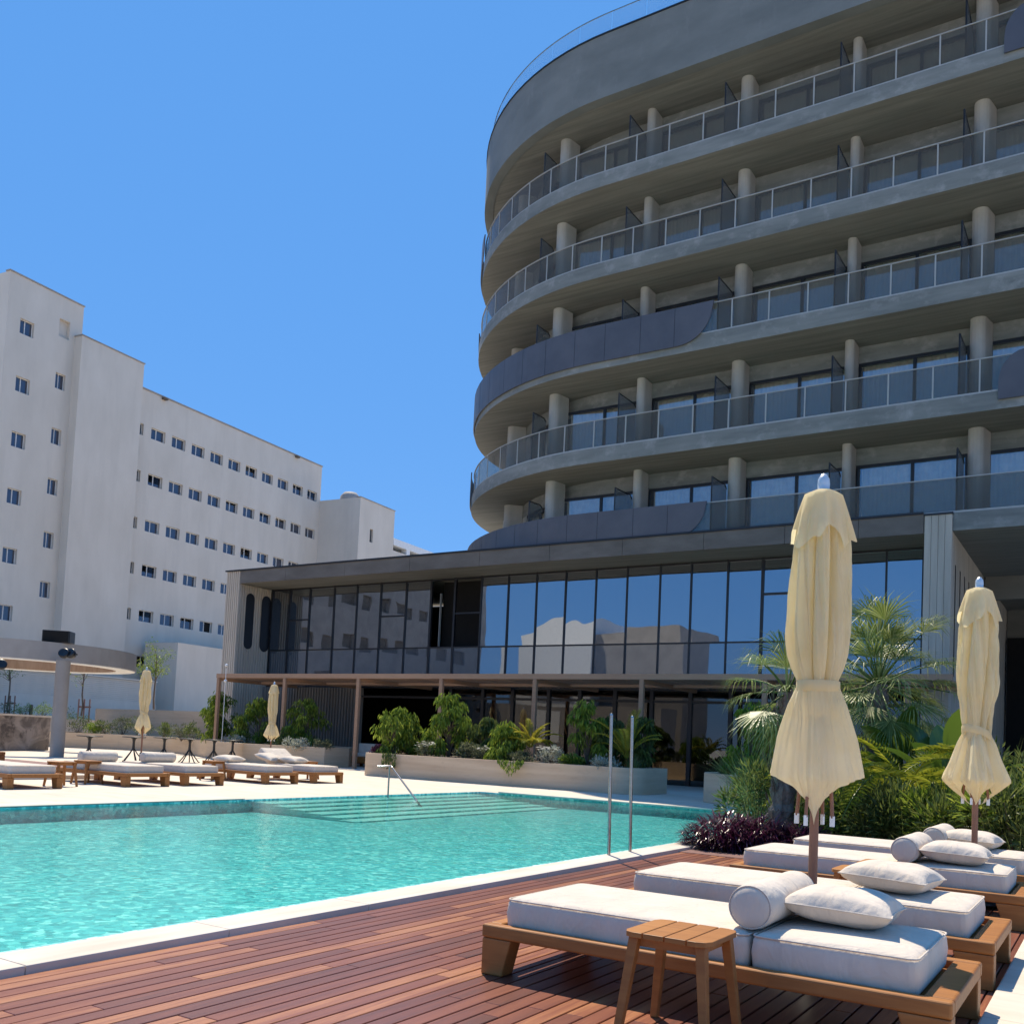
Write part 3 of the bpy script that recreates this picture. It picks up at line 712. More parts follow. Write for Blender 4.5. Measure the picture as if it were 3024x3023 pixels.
# pergola
pg = tag(empty('pergola', (-17, 23.9, T)), 'long brown timber pergola on slender posts along the pavilion ground floor', 'pergola')
def GP(o):
    o.parent = pg; o.matrix_parent_inverse = Matrix.Translation((17, -23.9, -T)); return o
GP(MB().box(-28.2, -3.2, 23.84, 23.96, 3.035, 3.19).build('front_beam', M['pergola_wood']))
for i in range(8):
    x = -28.1+3.42*i if i else -28.11
    GP(MB().box(x-0.065, x+0.065, 23.845, 23.955, T, 3.034).build('post', M['pergola_wood'], bevel=0.006))
rf = MB(); x = -28.15
while x < -3.3:
    rf.box(x, x+0.075, 23.965, 27.85, 3.05+random.uniform(-.006, .006), 3.11); x += 0.155
GP(rf.build('roof_slats', M['pergola_wood']))
for i in range(8):
    x = -28.1+3.42*i; GP(MB().box(x-0.05, x+0.05, 23.965, 27.85, 2.93, 3.04).build('cross_beam', M['pergola_wood']))
GP(MB().box(-28.2, -3.2, 25.9, 25.98, 2.96, 3.045).build('purlin', M['pergola_wood']))
# low dim sofa inside the dark opening
sf = tag(empty('sofa', (-22.3, 25.6, T)), 'low pale sofa in the dark beneath the pergola beside its post', 'sofa')
for nm, bxs in (('base', (-0.9, 0.9, 0, 0.8, 0.12, 0.34)), ('seat_cushion', (-0.88, 0.88, 0.02, 0.62, 0.345, 0.48)), ('back_cushion', (-0.88, 0.88, 0.62, 0.82, 0.36, 0.82))):
    MB().box(*bxs).build(nm, M['cushion'] if nm != 'base' else M['teak'], sf, bevel=0.04, seg=3)
for sx in (-0.8, 0.7):
    for sy in (0.05, 0.65): MB().box(sx, sx+0.08, sy, sy+0.08, 0, 0.12).build('leg', M['teak'], sf)

# ================================================================== white building on the left
def wall_holes(mb, off, s0, s1, z0, z1, holes, dep):
    """wall plane x=off in local (off, s, z) with rectangular recesses"""
    ss = sorted({s0, s1, *[h[0] for h in holes], *[h[1] for h in holes]}); ss = [s for s in ss if s0 <= s <= s1]
    zs = sorted({z0, z1, *[h[2] for h in holes], *[h[3] for h in holes]}); zs = [z for z in zs if z0 <= z <= z1]
    for a, b in zip(ss, ss[1:]):
        run = None
        for c, d in zip(zs, zs[1:]):
            ms, mz = (a+b)/2, (c+d)/2
            hole = any(h[0] < ms < h[1] and h[2] < mz < h[3] for h in holes)
            if not hole:
                mb.add([(off, a, c), (off, b, c), (off, b, d), (off, a, d)], [(0, 1, 2, 3)])
    for (a, b, c, d) in holes:
        i = off-dep
        mb.add([(off, a, c), (off, b, c), (off, b, d), (off, a, d), (i, a, c), (i, b, c), (i, b, d), (i, a, d)], [(0, 4, 5, 1), (1, 5, 6, 2), (2, 6, 7, 3), (3, 7, 4, 0)])
AZL = radians(5.15); OFF = -52.86
hos = tag(empty('white_building', (0, 0, 0), AZL), 'long white rendered building with small paired windows and a stepped roofline', 'building')
hol = []; wins = []
for z in (21.03, 17.78, 14.54, 11.43, 8.28, 5.1):
    for k in range(11):
        s = 44.07+1.862*k if k else 44.0
        hol.append((s, s+1.26, z, z+0.79)); wins.append((s, z))
thol = []
for z in (24.33, 20.8, 17.43, 14.0, 10.43, 7.0): thol.append((35.7, 36.62, z, z+0.92))
for z in (21.9, 18.39, 15.21, 11.85, 8.75): thol.append((38.3, 39.0, z, z+1.0))
blind = (38.3, 39.05, 25.2, 26.35)
wl_ = MB()
wall_holes(wl_, OFF, 44.0, 64.42, -0.6, 24.22, hol, 0.26)
wl_.add([(OFF, 64.42, -0.6), (OFF-14, 64.42, -0.6), (OFF-14, 64.42, 24.22), (OFF, 64.42, 24.22)], [(0, 1, 2, 3)])
wl_.add([(OFF, 44, 24.22), (OFF, 64.42, 24.22), (OFF-14, 64.42, 24.22), (OFF-14, 44, 24.22)], [(0, 1, 2, 3)])
wl_.build('main_wall', M['white_render'], hos)
MB().box(OFF-0.35, OFF+0.06, 44.4, 64.46, 24.223, 24.32).build('parapet_cap', M['plaster'], hos)
tw = MB(); wall_holes(tw, OFF, 34.83, 39.6, -0.6, 27.75, thol+[blind], 0.26)
tw.add([(OFF, 34.83, -0.6), (OFF-16, 34.83, -0.6), (OFF-16, 34.83, 27.75), (OFF, 34.83, 27.75)], [(3, 2, 1, 0)])
tw.add([(OFF, 39.95, 20), (OFF-16, 39.95, 20), (OFF-16, 39.95, 27.75), (OFF, 39.95, 27.75)], [(0, 1, 2, 3)])
tw.add([(OFF, 39.6, 24), (OFF, 39.95, 24), (OFF, 39.95, 27.75), (OFF, 39.6, 27.75)], [(0, 1, 2, 3)])
tw.add([(OFF, 34.83, 27.75), (OFF, 39.95, 27.75), (OFF-16, 39.95, 27.75), (OFF-16, 34.83, 27.75)], [(0, 1, 2, 3)])
tw.add([(OFF-0.26, blind[0], blind[2]), (OFF-0.26, blind[1], blind[2]), (OFF-0.26, blind[1], blind[3]), (OFF-0.26, blind[0], blind[3])], [(0, 1, 2, 3)])
tw.build('stair_tower_wall', M['white_render'], hos)
MB().box(OFF-0.35, OFF+0.06, 34.77, 40.0, 27.753, 27.83).build('tower_cap', M['plaster'], hos)
MB().box(OFF-6, OFF+0.7, 39.45, 44.36, -0.6, 25.58).build('lift_shaft_wall', M['white_render'], hos)
MB().box(OFF-0.3, OFF+0.75, 39.4, 44.41, 25.583, 25.66).build('shaft_cap', M['plaster'], hos)
b3 = MB(); wall_holes(b3, OFF+4.3, 64.425, 69.55, -0.6, 21.25, [(66.0, 66.45, 17.75, 18.9)], 0.2)
b3.add([(OFF+4.3, 64.425, -0.6), (OFF-8, 64.425, -0.6), (OFF-8, 64.425, 21.25), (OFF+4.3, 64.425, 21.25)], [(3, 2, 1, 0)])
b3.add([(OFF+4.3, 69.55, -0.6), (OFF-8, 69.55, -0.6), (OFF-8, 69.55, 21.25), (OFF+4.3, 69.55, 21.25)], [(0, 1, 2, 3)])
b3.add([(OFF+4.3, 64.425, 21.25), (OFF+4.3, 69.55, 21.25), (OFF-8, 69.55, 21.25), (OFF-8, 64.425, 21.25)], [(0, 1, 2, 3)])
b3.build('end_block_wall', M['white_render'], hos)
MB().box(OFF+4.08, OFF+4.11, 66.0, 66.45, 17.75, 18.9).build('slit_window', M['hosp_glass'], hos)
MB().box(OFF+3.9, OFF+4.35, 64.38, 69.6, 21.253, 21.32).build('end_block_cap', M['plaster'], hos)
MB().lathe([(0.9, 21.2), (0.85, 21.7), (0.55, 22.05), (0.001, 22.15)], 16, (OFF+2.3, 65.6)).build('roof_vent', M['plaster'], hos)
MB().box(OFF+0.5, OFF+3.6, 46.2, 60, -0.6, 6.8).build('annex_wall', M['white_render'], hos)
# open roof canopy at the far end
rc_ = MB(); rc_.box(OFF-1.5, OFF+4.3, 69.6, 78.5, 18.25, 18.86); 
rc_.box(OFF+3.7, OFF+4.28, 71.75, 72.3, 16.6, 18.248); rc_.box(OFF+3.7, OFF+4.28, 77.5, 78.4, 16.6, 18.248); rc_.box(OFF-1.4, OFF-0.9, 71.75, 72.2, 16.6, 18.248)
rc_.build('roof_canopy', M['white_paint'], hos)
MB().box(OFF-8, OFF+4.29, 69.56, 79.5, -0.6, 17.75).build('low_end_wall', M['white_render'], hos)
MB().box(OFF-9, OFF-3, 69.6, 79, 17.76, 18.4).build('roof_upstand', M['white_render'], hos)
for s, z in ((46.8, 24.05), (61.0, 24.05)):
    MB().box(OFF+0.005, OFF+0.3, s-0.18, s+0.18, z-0.02, z+0.13).build('bulkhead_lamp', M['twig'], hos, bevel=0.03)
# windows of the white building: prototype with frame and two panes
def hwin(w, h):
    f = MB(); s = 0.032; x0 = OFF-0.245
    f.box(x0, x0+0.06, 0, w, 0, s); f.box(x0, x0+0.06, 0, w, h-s, h); f.box(x0, x0+0.06, 0, s, s, h-s); f.box(x0, x0+0.06, w-s, w, s, h-s)
    f.box(x0, x0+0.065, w*0.46-0.022, w*0.46+0.022, s, h-s)
    o = f.build('window', M['white_paint'], hos)
    g = MB(); g.box(x0+0.015, x0+0.03, s, w*0.46-0.035, s, h-s); g.box(x0+0.015, x0+0.03, w*0.46+0.035, w-s, s, h-s)
    p_ = g.build('pane', M['hosp_glass']); p_.parent = o
    return o
rw_ = random.Random(11)
pw = hwin(1.26, 0.79); first_w = True
for s, z in wins:
    if z < 8 and s > 46: continue
    o = pw if first_w else copy_tree(pw, hos); first_w = False
    o.location = (0, s, z)
    if rw_.random() < 0.28:
        bh = rw_.uniform(0.15, 0.5); bl_ = MB().box(OFF-0.226, OFF-0.215, 0.04, 1.22, 0.75-bh, 0.755).build('blind', M['white_render']); bl_.parent = o
    if abs(z-8.28) < .01 and abs(s-51.5) < 0.4:
        op = MB().box(OFF-0.226, OFF-0.205, 0.62, 1.20, 0.03, 0.76).build('open_sash', M['dark_room']); op.parent = o
pt = hwin(0.92, 0.92); ft = True
for a, b, c, d in thol:
    o = pt if ft else copy_tree(pt, hos); ft = False
    o.location = (0, a, c); o.scale.y = (b-a)/0.92; o.scale.z = (d-c)/0.92
# the wing further left, mirrored in the pavilion glass
wing = tag(empty('white_wing', (0, 0, 0), AZL), 'white rendered wing with rows of windows mirrored in the left pavilion panes', 'building')
wh = []
for z in (4.6, 8.2, 11.8, 15.4):
    for k in range(9): wh.append((-15+2.6*k, -15+2.6*k+1.5, z, z+1.2))
wm = MB(); wall_holes(wm, OFF-2, -18, 9, -0.6, 19, wh, 0.26)
wm.add([(OFF-2, 9, -0.6), (OFF-16, 9, -0.6), (OFF-16, 9, 19), (OFF-2, 9, 19)], [(0, 1, 2, 3)]); wm.add([(OFF-2, -18, -0.6), (OFF-16, -18, -0.6), (OFF-16, -18, 19), (OFF-2, -18, 19)], [(3, 2, 1, 0)])
wm.add([(OFF-2, -18, 19), (OFF-2, 9, 19), (OFF-16, 9, 19), (OFF-16, -18, 19)], [(0, 1, 2, 3)])
wm.build('wall', M['plaster'], wing)
wg = MB(); wg.box(OFF-2.27, OFF-2.25, -17, 8.5, 4, 17); wg.build('window_band', M['fascia'], wing)
hs_ = tag(empty('white_house', (-44.2, -20, 0)), 'long white flat roofed house mirrored in the middle pavilion panes', 'house')
MB().hexa([(-4.6, -9, -0.6), (4.2, -9, -0.6), (4.2, 0, -0.6), (-4.6, 0, -0.6), (-4.6, -9, 11.0), (4.2, -9, 12.9), (4.2, 0, 12.9), (-4.6, 0, 11.0)]).build('wall', M['white_paint'], hs_)
MB().box(4.202, 12.5, -7, -1.5, -0.6, 11.4).build('side_wing', M['plaster'], hs_)
MB().box(-6.3, 12.5, 0.002, 3.2, -0.6, 4.6).build('lower_wing', M['plaster'], hs_)
MB().box(0.4, 3.0, 3.205, 3.26, 1.4, 4.2).build('shutter', M['white_paint'], hs_)
MB().box(-2.5, 2.2, 0.002, 0.5, 6.3, 6.45).build('ledge', M['plaster'], hs_)

# boundary wall with recessed grooved panels
bwl = tag(empty('boundary_wall', (0, 0, 0), AZL), 'tall white garden wall with grooved upper panels below the white building', 'wall')
B0 = -49.2
MB().box(B0-0.3, B0, 14, 44.6, -0.6, 2.55).build('base_course', M['white_render'], bwl)
for a, b in ((14, 20.5), (22.2, 31.5), (33.2, 44.6)):
    g = MB()
    for k in range(12): g.box(B0-0.28, B0-0.07, a+0.0, b, 2.553+0.118*k, 2.553+0.118*k+0.105)
    g.build('grooved_panel', M['white_render'], bwl)
for a, b in ((20.5, 22.2), (31.5, 33.2)): MB().box(B0-0.3, B0, a+.002, b-.002, 2.553, 3.98).build('pier', M['white_render'], bwl)
MB().box(B0-0.34, B0+0.04, 14, 44.6, 3.983, 4.06).build('coping', M['white_render'], bwl)
for s in (19.9, 31.9): MB().box(B0+0.003, B0+0.2, s, s+0.25, 3.55, 3.62).build('wall_lamp', M['black_metal'], bwl)
# beige retaining wall behind the left planter
rw = MB(); rw.strip([(-43.5, 29.3), (-39, 28.35), (-33.2, 28.1), (-30.9, 28.3)], -0.5, 1.88, 0.35)
tag(rw.build('retaining_wall', M['planter_stone']), 'beige retaining wall behind the low shrubs of the left planter', 'wall')
structure(MB().prism([(-60, 12), (-44, 12), (-44, 44), (-60, 44)], -0.5, 1.30).build('raised_bed', M['ground']))

# ================================================================== ring canopy on the left terrace
cc = (-32.0, 18.4); RO, RI = 3.85, 3.15
ring = tag(empty('ring_canopy', (cc[0], cc[1], T)), 'round plaster ring canopy with timber lining on a single grey column', 'canopy')
def ringband(name, ro, ri, z0, z1, mat):
    N = 72; R = []
    for k in range(N+1):
        a = 2*pi*k/N; R.append([(ro*cos(a), ro*sin(a), z0), (ro*cos(a), ro*sin(a), z1), (ri*cos(a), ri*sin(a), z1), (ri*cos(a), ri*sin(a), z0)])
    return MB().rings(R, True, False, False, False).build(name, mat, ring)
ringband('ring_beam', RO, RI+0.03, 3.00, 3.58, M['plaster'])
ringband('timber_lining', RI+0.027, RI, 2.99, 3.56, M['clad_wood'])
ringband('bottom_rim', RO-0.02, RI+0.05, 2.975, 2.998, M['white_paint'])
co = MB().lathe([(0.21, 0), (0.21, 3.0)], 28, (-27.65-cc[0]-0.15, 17.42-cc[1]+0.08)); co.build('column', M['plaster'], ring)
# second column hidden behind, on the far side of the ring
MB().lathe([(0.21, 0), (0.21, 3.0)], 28, (-3.4, -0.6)).build('column', M['plaster'], ring)
sp = tag(empty('loudspeaker', (-28.55, 17.75, 3.63+T-0.05), radians(40)), 'black box loudspeaker standing on top of the ring canopy', 'speaker')
MB().box(-0.42, 0.42, -0.28, 0.28, 0, 0.40).build('cabinet', M['black_metal'], sp, bevel=0.03, seg=3)
MB().box(-0.38, 0.38, -0.287, -0.281, 0.03, 0.37).build('grille', M['dark_room'], sp)
def floodlight(x, y, z, rz, label):
    r = tag(empty('floodlight', (x, y, z), rz), label, 'floodlight', 'floodlights on the ring canopy')
    MB().lathe([(0.001, -0.13), (0.10, -0.12), (0.15, -0.02), (0.155, 0.08), (0.12, 0.085), (0.001, 0.05)], 20).build('head', M['black_metal'], r)
    MB().box(-0.02, 0.02, -0.02, 0.25, -0.02, 0.02).build('bracket', M['black_metal'], r)
    for c in kids(r):
        if c.name.startswith('head'): c.rotation_euler.x = radians(62)
q = aty(121, 1233, 17.0); floodlight(q[0], 17.0, q[2], radians(35), 'larger black floodlight at the head of the canopy column, left of its twin')
q = aty(134, 1233, 17.15); floodlight(q[0], 17.15, q[2], radians(15), 'smaller black floodlight just right of its twin on the canopy column')
q = aty(2, 1254, 15.5); floodlight(q[0], 15.5, q[2], radians(70), 'black floodlight cut by the left picture edge below the ring canopy')
bar = tag(empty('stone_bar', (-32, 17, T)), 'bar counter faced in brown veined stone under the ring canopy', 'bar')
o = MB().strip([(-29.2, 12.0), (-33.75, 20.9)], T+.001, 1.27, 0.55).build('veined_front', M['marble']); o.parent = bar; o.matrix_parent_inverse = Matrix.Translation((32, -17, -T))
o = MB().strip([(-29.16, 12.0), (-33.73, 20.95)], 1.273, 1.34, 0.65).build('counter_top', M['stone']); o.parent = bar; o.matrix_parent_inverse = Matrix.Translation((32, -17, -T))

# ================================================================== planters
def capsule(path_front, back, z0, z1, name, label, soil=True):
    r = tag(empty(name, (path_front[0][0], path_front[0][1], T)), label, 'planter')
    inv = Matrix.Translation((-path_front[0][0], -path_front[0][1], -T))
    w = MB().strip(path_front, z0, z1, back).build('stone_wall', M['planter_stone'], bevel=0.012); w.parent = r; w.matrix_parent_inverse = inv
    return r, inv
def arc(cx, cy, rx, ry, a0, a1, n=12): return [(cx+rx*cos(radians(a0+(a1-a0)*k/n)), cy+ry*sin(radians(a0+(a1-a0)*k/n))) for k in range(n+1)]
mid = arc(-17.35, 20.95, 0.62, 0.72, 180, 270)+[(-15, 20.25), (-12.6, 20.36), (-10.8, 20.47)]+arc(-10.1, 21.05, 0.62, 0.6, 280, 360)+[(-9.48, 22.3), (-17.97, 22.3)]
mid.append(mid[0])
def planter(poly, ztop, name, label, wall=0.13):
    r = tag(empty(name, (poly[0][0], poly[0][1], T)), label, 'planter')
    inv = Matrix.Translation((-poly[0][0], -poly[0][1], -T))
    o = MB().strip(poly, T+0.002, ztop, wall).build('stone_wall', M['planter_stone'], bevel=0.01); o.parent = r; o.matrix_parent_inverse = inv
    n_ = len(poly)-1; ins = []
    for i in range(n_):
        a_, b_ = poly[i-1], poly[(i+1) % n_]; dx, dy = b_[0]-a_[0], b_[1]-a_[1]; L_ = hypot(dx, dy)
        ins.append((poly[i][0]-dy/L_*0.07, poly[i][1]+dx/L_*0.07))
    o = MB().prism(ins, T+0.004, ztop-0.06).build('soil', M['soil']); o.parent = r; o.matrix_parent_inverse = inv
    return r
planter(mid, 0.68, 'planter', 'long round ended travertine planter in the middle, beside the far pool edge')
lft = [(-42.4, 22.0), (-40.4, 22.6), (-38.2, 24.0), (-36.4, 25.7), (-34.4, 26.5), (-31.5, 25.5), (-28, 23.75), (-26.2, 22.8), (-24.9, 22.35), (-23.3, 22.75), (-22.2, 23.45), (-22.15, 24.6), (-24, 27.0), (-34, 27.9), (-42.4, 28.6)]
lft.append(lft[0])
planter(lft, 0.70, 'planter', 'long travertine planter on the left, behind the row of bistro tables')
rgt_p = [(-7.85, 21.6), (-7.85, 20.6), (-7.6, 19.9), (-7.1, 19.4), (-6.4, 18.98), (-5.2, 18.6), (-3.8, 18.25), (-1.5, 17.9), (2, 17.6), (8, 17.4), (8, 25), (-6, 23.5)]
rgt_p.append(rgt_p[0])
planter(rgt_p, 0.69, 'planter', 'curved travertine planter on the right, partly hidden behind the palms')

# ================================================================== loungers
def make_lounger():
    r = empty('sun_lounger')
    L, Wd, h = 2.15, 0.94, 0.245
    rim = MB()
    rim.box(0, L, 0, 0.065, h-0.066, h); rim.box(0, L, Wd-0.065, Wd, h-0.066, h)
    rim.box(0, 0.075, 0.0655, Wd-0.0655, h-0.066, h-.0004); rim.box(L-0.115, L, 0.0655, Wd-0.0655, h-0.066, h-.0004)
    rim.build('frame', M['teak'], r, bevel=0.012, seg=3)
    sl = MB(); x = 0.11
    while x < L-0.16: sl.box(x, x+0.06, 0.066, Wd-0.066, h-0.06, h-0.042); x += 0.085
    sl.build('slats', M['teak'], r)
    for sx, sy in ((0, 0), (0, 1), (1, 0), (1, 1)):
        y0, y1 = (0.004, 0.11) if sy == 0 else (Wd-0.11, Wd-0.004)
        a, b_, c = (0.004, 0.17, 0.125) if sx == 0 else (L-0.004, L-0.2, L-0.14)
        zt_ = h-0.067
        xs0, xs1 = min(a, b_), max(a, b_); xt0, xt1 = (a, c) if sx == 0 else (c, a)
        lg = MB().hexa([(xt0, y0, 0), (xt1, y0, 0), (xt1, y1, 0), (xt0, y1, 0), (xs0, y0, zt_), (xs1, y0, zt_), (xs1, y1, zt_), (xs0, y1, zt_)])
        lg.build('leg', M['teak'], r, bevel=0.006)
    return r
def cushion_mesh(x0, x1, y0, y1, z0, z1, crown=0.010, rnd=0.032):
    nx, ny = 14, 10; mb = MB(); top = []; bot = []
    R = []
    prof = [(0.0, 0.75), (0.12, 0.25), (0.25, 0.0), (0.75, 0.0), (0.88, 0.25), (1.0, 0.75)]
    # rounded box as stacked rings of a super-rectangle
    N = 48
    def ringpts(inset, z):
        pts = []
        hx, hy = (x1-x0)/2-inset, (y1-y0)/2-inset; cx_, cy_ = (x0+x1)/2, (y0+y1)/2; rr = min(0.042, hx, hy)
        for q, (sx, sy, a0) in enumerate(((1, 1, 0), (-1, 1, 90), (-1, -1, 180), (1, -1, 270))):
            for k in range(N//4):
                a = radians(a0+90*k/(N/4-1)); pts.append((cx_+sx*(hx-rr)+rr*cos(a), cy_+sy*(hy-rr)+rr*sin(a), z))
        return pts
    h = z1-z0
    for i, (t_, ins) in enumerate(((0, rnd*0.9), (0.06, rnd*0.35), (0.16, rnd*0.06), (0.3, 0.0), (0.55, -0.004), (0.75, 0.0), (0.86, rnd*0.06), (0.94, rnd*0.35), (1.0, rnd*0.95))):
        R.append(ringpts(ins, z0+h*t_))
    R.append(ringpts(rnd*2.2, z1+crown*0.45)); R.append(ringpts(rnd*4.2, z1+crown))
    mb.rings(R, True, True, True, True)
    return mb
def piping(x0, x1, y0, y1, z):
    rr = 0.042; pts = []
    for sx, sy, a0 in ((x1-rr, y1-rr, 0), (x0+rr, y1-rr, 90), (x0+rr, y0+rr, 180), (x1-rr, y0+rr, 270)):
        for k in range(6): a = radians(a0+18*k); pts.append((sx+rr*cos(a), sy+rr*sin(a), z))
    pts.append(pts[0]); return MB().tube(pts, 0.0045, 6, False)
def with_mattress(r, tilt=0.0):
    f = cushion_mesh(0.085, 1.325, 0.075, 0.865, 0.205, 0.375).build('foot_mattress', M['cushion'], r)
    piping(0.089, 1.321, 0.079, 0.861, 0.366).build('piping', M['cushion'], f)
    hd = cushion_mesh(1.34, 2.015, 0.075, 0.865, 0.205, 0.378).build('head_mattress', M['cushion'], r)
    pg_ = piping(1.344, 2.011, 0.079, 0.861, 0.369).build('piping', M['cushion'], hd)
    if tilt:
        for o in (hd,):
            o.matrix_parent_inverse = Matrix.Translation((1.34, 0, 0.23)) @ Matrix.Rotation(-tilt, 4, 'Y') @ Matrix.Translation((-1.34, 0, -0.23))
    return r
lg0 = with_mattress(make_lounger())
LG = 'sun loungers in the row on the timber deck'
near = [(4.00, 'nearest teak lounger on the deck, side table in front, bolster and pillow on it'), (5.49, 'teak lounger second from the front, pillow only, just behind the near parasol pole'),
        (7.60, 'teak lounger third from the front, behind the pair of slatted side tables'), (9.03, 'farthest teak lounger on the deck, against the green planting bed')]
for i, (y, lb) in enumerate(near):
    o = lg0 if i == 0 else copy_tree(lg0)
    o.location = (-2.662, y, 0); tag(o, lb, 'sun lounger', LG)
FG = 'sun loungers across the pool'
far = [(-14.63, 9.36, 'lounger across the pool nearest the left picture edge'), (-14.70, 11.52, 'lounger across the pool just right of the small stool, under the left parasol'),
       (-14.72, 12.80, 'lounger across the pool in the middle of the far row, bolster at its head'), (-14.83, 14.92, 'lounger across the pool in front of the right far parasol')]
for x, y, lb in far:
    o = copy_tree(lg0); o.location = (x, y, T); o.rotation_euler.z = pi; tag(o, lb, 'sun lounger', FG)
lt = with_mattress(make_lounger(), radians(33)); lt.location = (-14.86, 16.36, T); lt.rotation_euler.z = pi
tag(lt, 'lounger across the pool with its backrest raised and two pillows', 'sun lounger', FG)
o = copy_tree(lg0); o.location = (-19.6, 11.2, 0.22); o.rotation_euler.z = pi; tag(o, 'lounger of the second row on the low wooden platform, at the left picture edge', 'sun lounger', FG)
structure(MB().box(-26.0, -18.4, 8.0, 12.6, T, 0.22).build('low_platform', M['far_deck']))
structure(MB().box(-18.38, -17.0, 8.0, 11.6, T, 0.13).build('platform_step', M['stone'], bevel=0.008))

# bolsters and pillows (rest on the loungers: things of their own)
def make_bolster():
    R = []; n = 28
    for (y, rr) in ((0, 0.001), (0.004, 0.05), (0.012, 0.083), (0.03, 0.098), (0.06, 0.1015), (0.2, 0.1), (0.4, 0.101), (0.6, 0.1), (0.70, 0.1015), (0.73, 0.098), (0.748, 0.083), (0.756, 0.05), (0.76, 0.001)):
        R.append([(rr*cos(2*pi*k/n), y, rr*sin(2*pi*k/n)*0.985) for k in range(n)])
    o = MB().rings(R, True, False, False, True).build('bolster', M['cushion'])
    for yy in (0.02, 0.74):
        pts = [(0.0935*cos(2*pi*k/28), yy, 0.092*sin(2*pi*k/28)) for k in range(29)]
        pp = MB().tube(pts, 0.0035, 5, False).build('piping', M['cushion']); pp.parent = o
    return o
bo = make_bolster()
BG = 'bolsters on the loungers'
spots = [(-1.35, 4.12, 0.478, 'bolster on the nearest lounger, big pale cylinder left of the pillow'), (-1.345, 7.70, 0.478, 'bolster on the third lounger from the front, round end facing the viewer'), (-1.36, 9.15, 0.478, 'bolster on the farthest deck lounger, behind the other bolster')]
for i, (x, y, z, lb) in enumerate(spots):
    o = bo if i == 0 else copy_tree(bo); o.location = (x, y, z); tag(o, lb, 'bolster', BG)
for (x, y, lb) in ((-16.15, 10.62, 'bolster across the pool under the left parasol'), (-16.15, 11.95, 'bolster across the pool beside the bistro table legs')):
    o = copy_tree(bo); o.location = (x, y, T+0.478); tag(o, lb, 'bolster', BG)
def make_pillow(sx, sy, h, seed):
    rr = random.Random(seed); n = 26; mb = MB()
    def pt(u, v, s):
        x = (u-0.5)*sx; y = (v-0.5)*sy
        e = max(0, (1-abs(2*u-1)**2.6))*max(0, (1-abs(2*v-1)**2.6))
        z = s*h/2*e**0.42
        pin = 0.07*(1-abs(2*v-1)**2)*abs(2*u-1)**3; piny = 0.07*(1-abs(2*u-1)**2)*abs(2*v-1)**3
        x *= 1-pin; y *= 1-piny
        z += 0.006*sin(9*u+seed)*sin(8*v+seed*2)*e
        return (x, y, z)
    for s in (1, -1):
        R = [[pt(i/n, j/n, s) for j in range(n+1)] for i in range(n+1)]
        if s < 0: R = R[::-1]
        mb.rings(R, False, smooth=True)
    o = mb.build('pillow', M['pillow'])
    pts = [pt(i/n, 0, 1) for i in range(n)]+[pt(1, j/n, 1) for j in range(n)]+[pt(1-i/n, 1, 1) for i in range(n)]+[pt(0, 1-j/n, 1) for j in range(n+1)]
    pp = MB().tube(pts, 0.004, 5, False).build('piping', M['pillow']); pp.parent = o
    return o
PG = 'pillows on the loungers'
pil = make_pillow(0.47, 0.58, 0.17, 1)
for i, (x, y, z, rz, rx, lb) in enumerate([(-1.055, 4.62, 0.468, 4, -3, 'pillow on the nearest lounger, right of the big bolster'), (-1.10, 5.98, 0.472, -3, -2, 'pillow lying alone on the second lounger from the front'),
        (-1.02, 8.02, 0.470, 2, -2, 'pillow on the third lounger from the front, in front of the second parasol pole'), (-1.10, 9.55, 0.470, -4, -2, 'pillow on the farthest deck lounger, right beside the second parasol pole')]):
    o = pil if i == 0 else copy_tree(pil); o.location = (x, y, z); o.rotation_euler = (radians(rx), radians(2), radians(rz)); tag(o, lb, 'pillow', PG)
for x, y, z, a, lb in ((-16.35, 15.5, 0.50+T, 14, 'left pillow leaning on the raised backrest across the pool'), (-15.95, 15.85, 0.47+T, 4, 'right pillow lying flat below the raised backrest across the pool'), (-16.45, 14.4, 0.455+T, 2, 'pillow at the head of the lounger before the right far parasol')):
    o = copy_tree(pil); o.location = (x, y, z); o.rotation_euler = (0, radians(a), 0.2); tag(o, lb, 'pillow', PG)

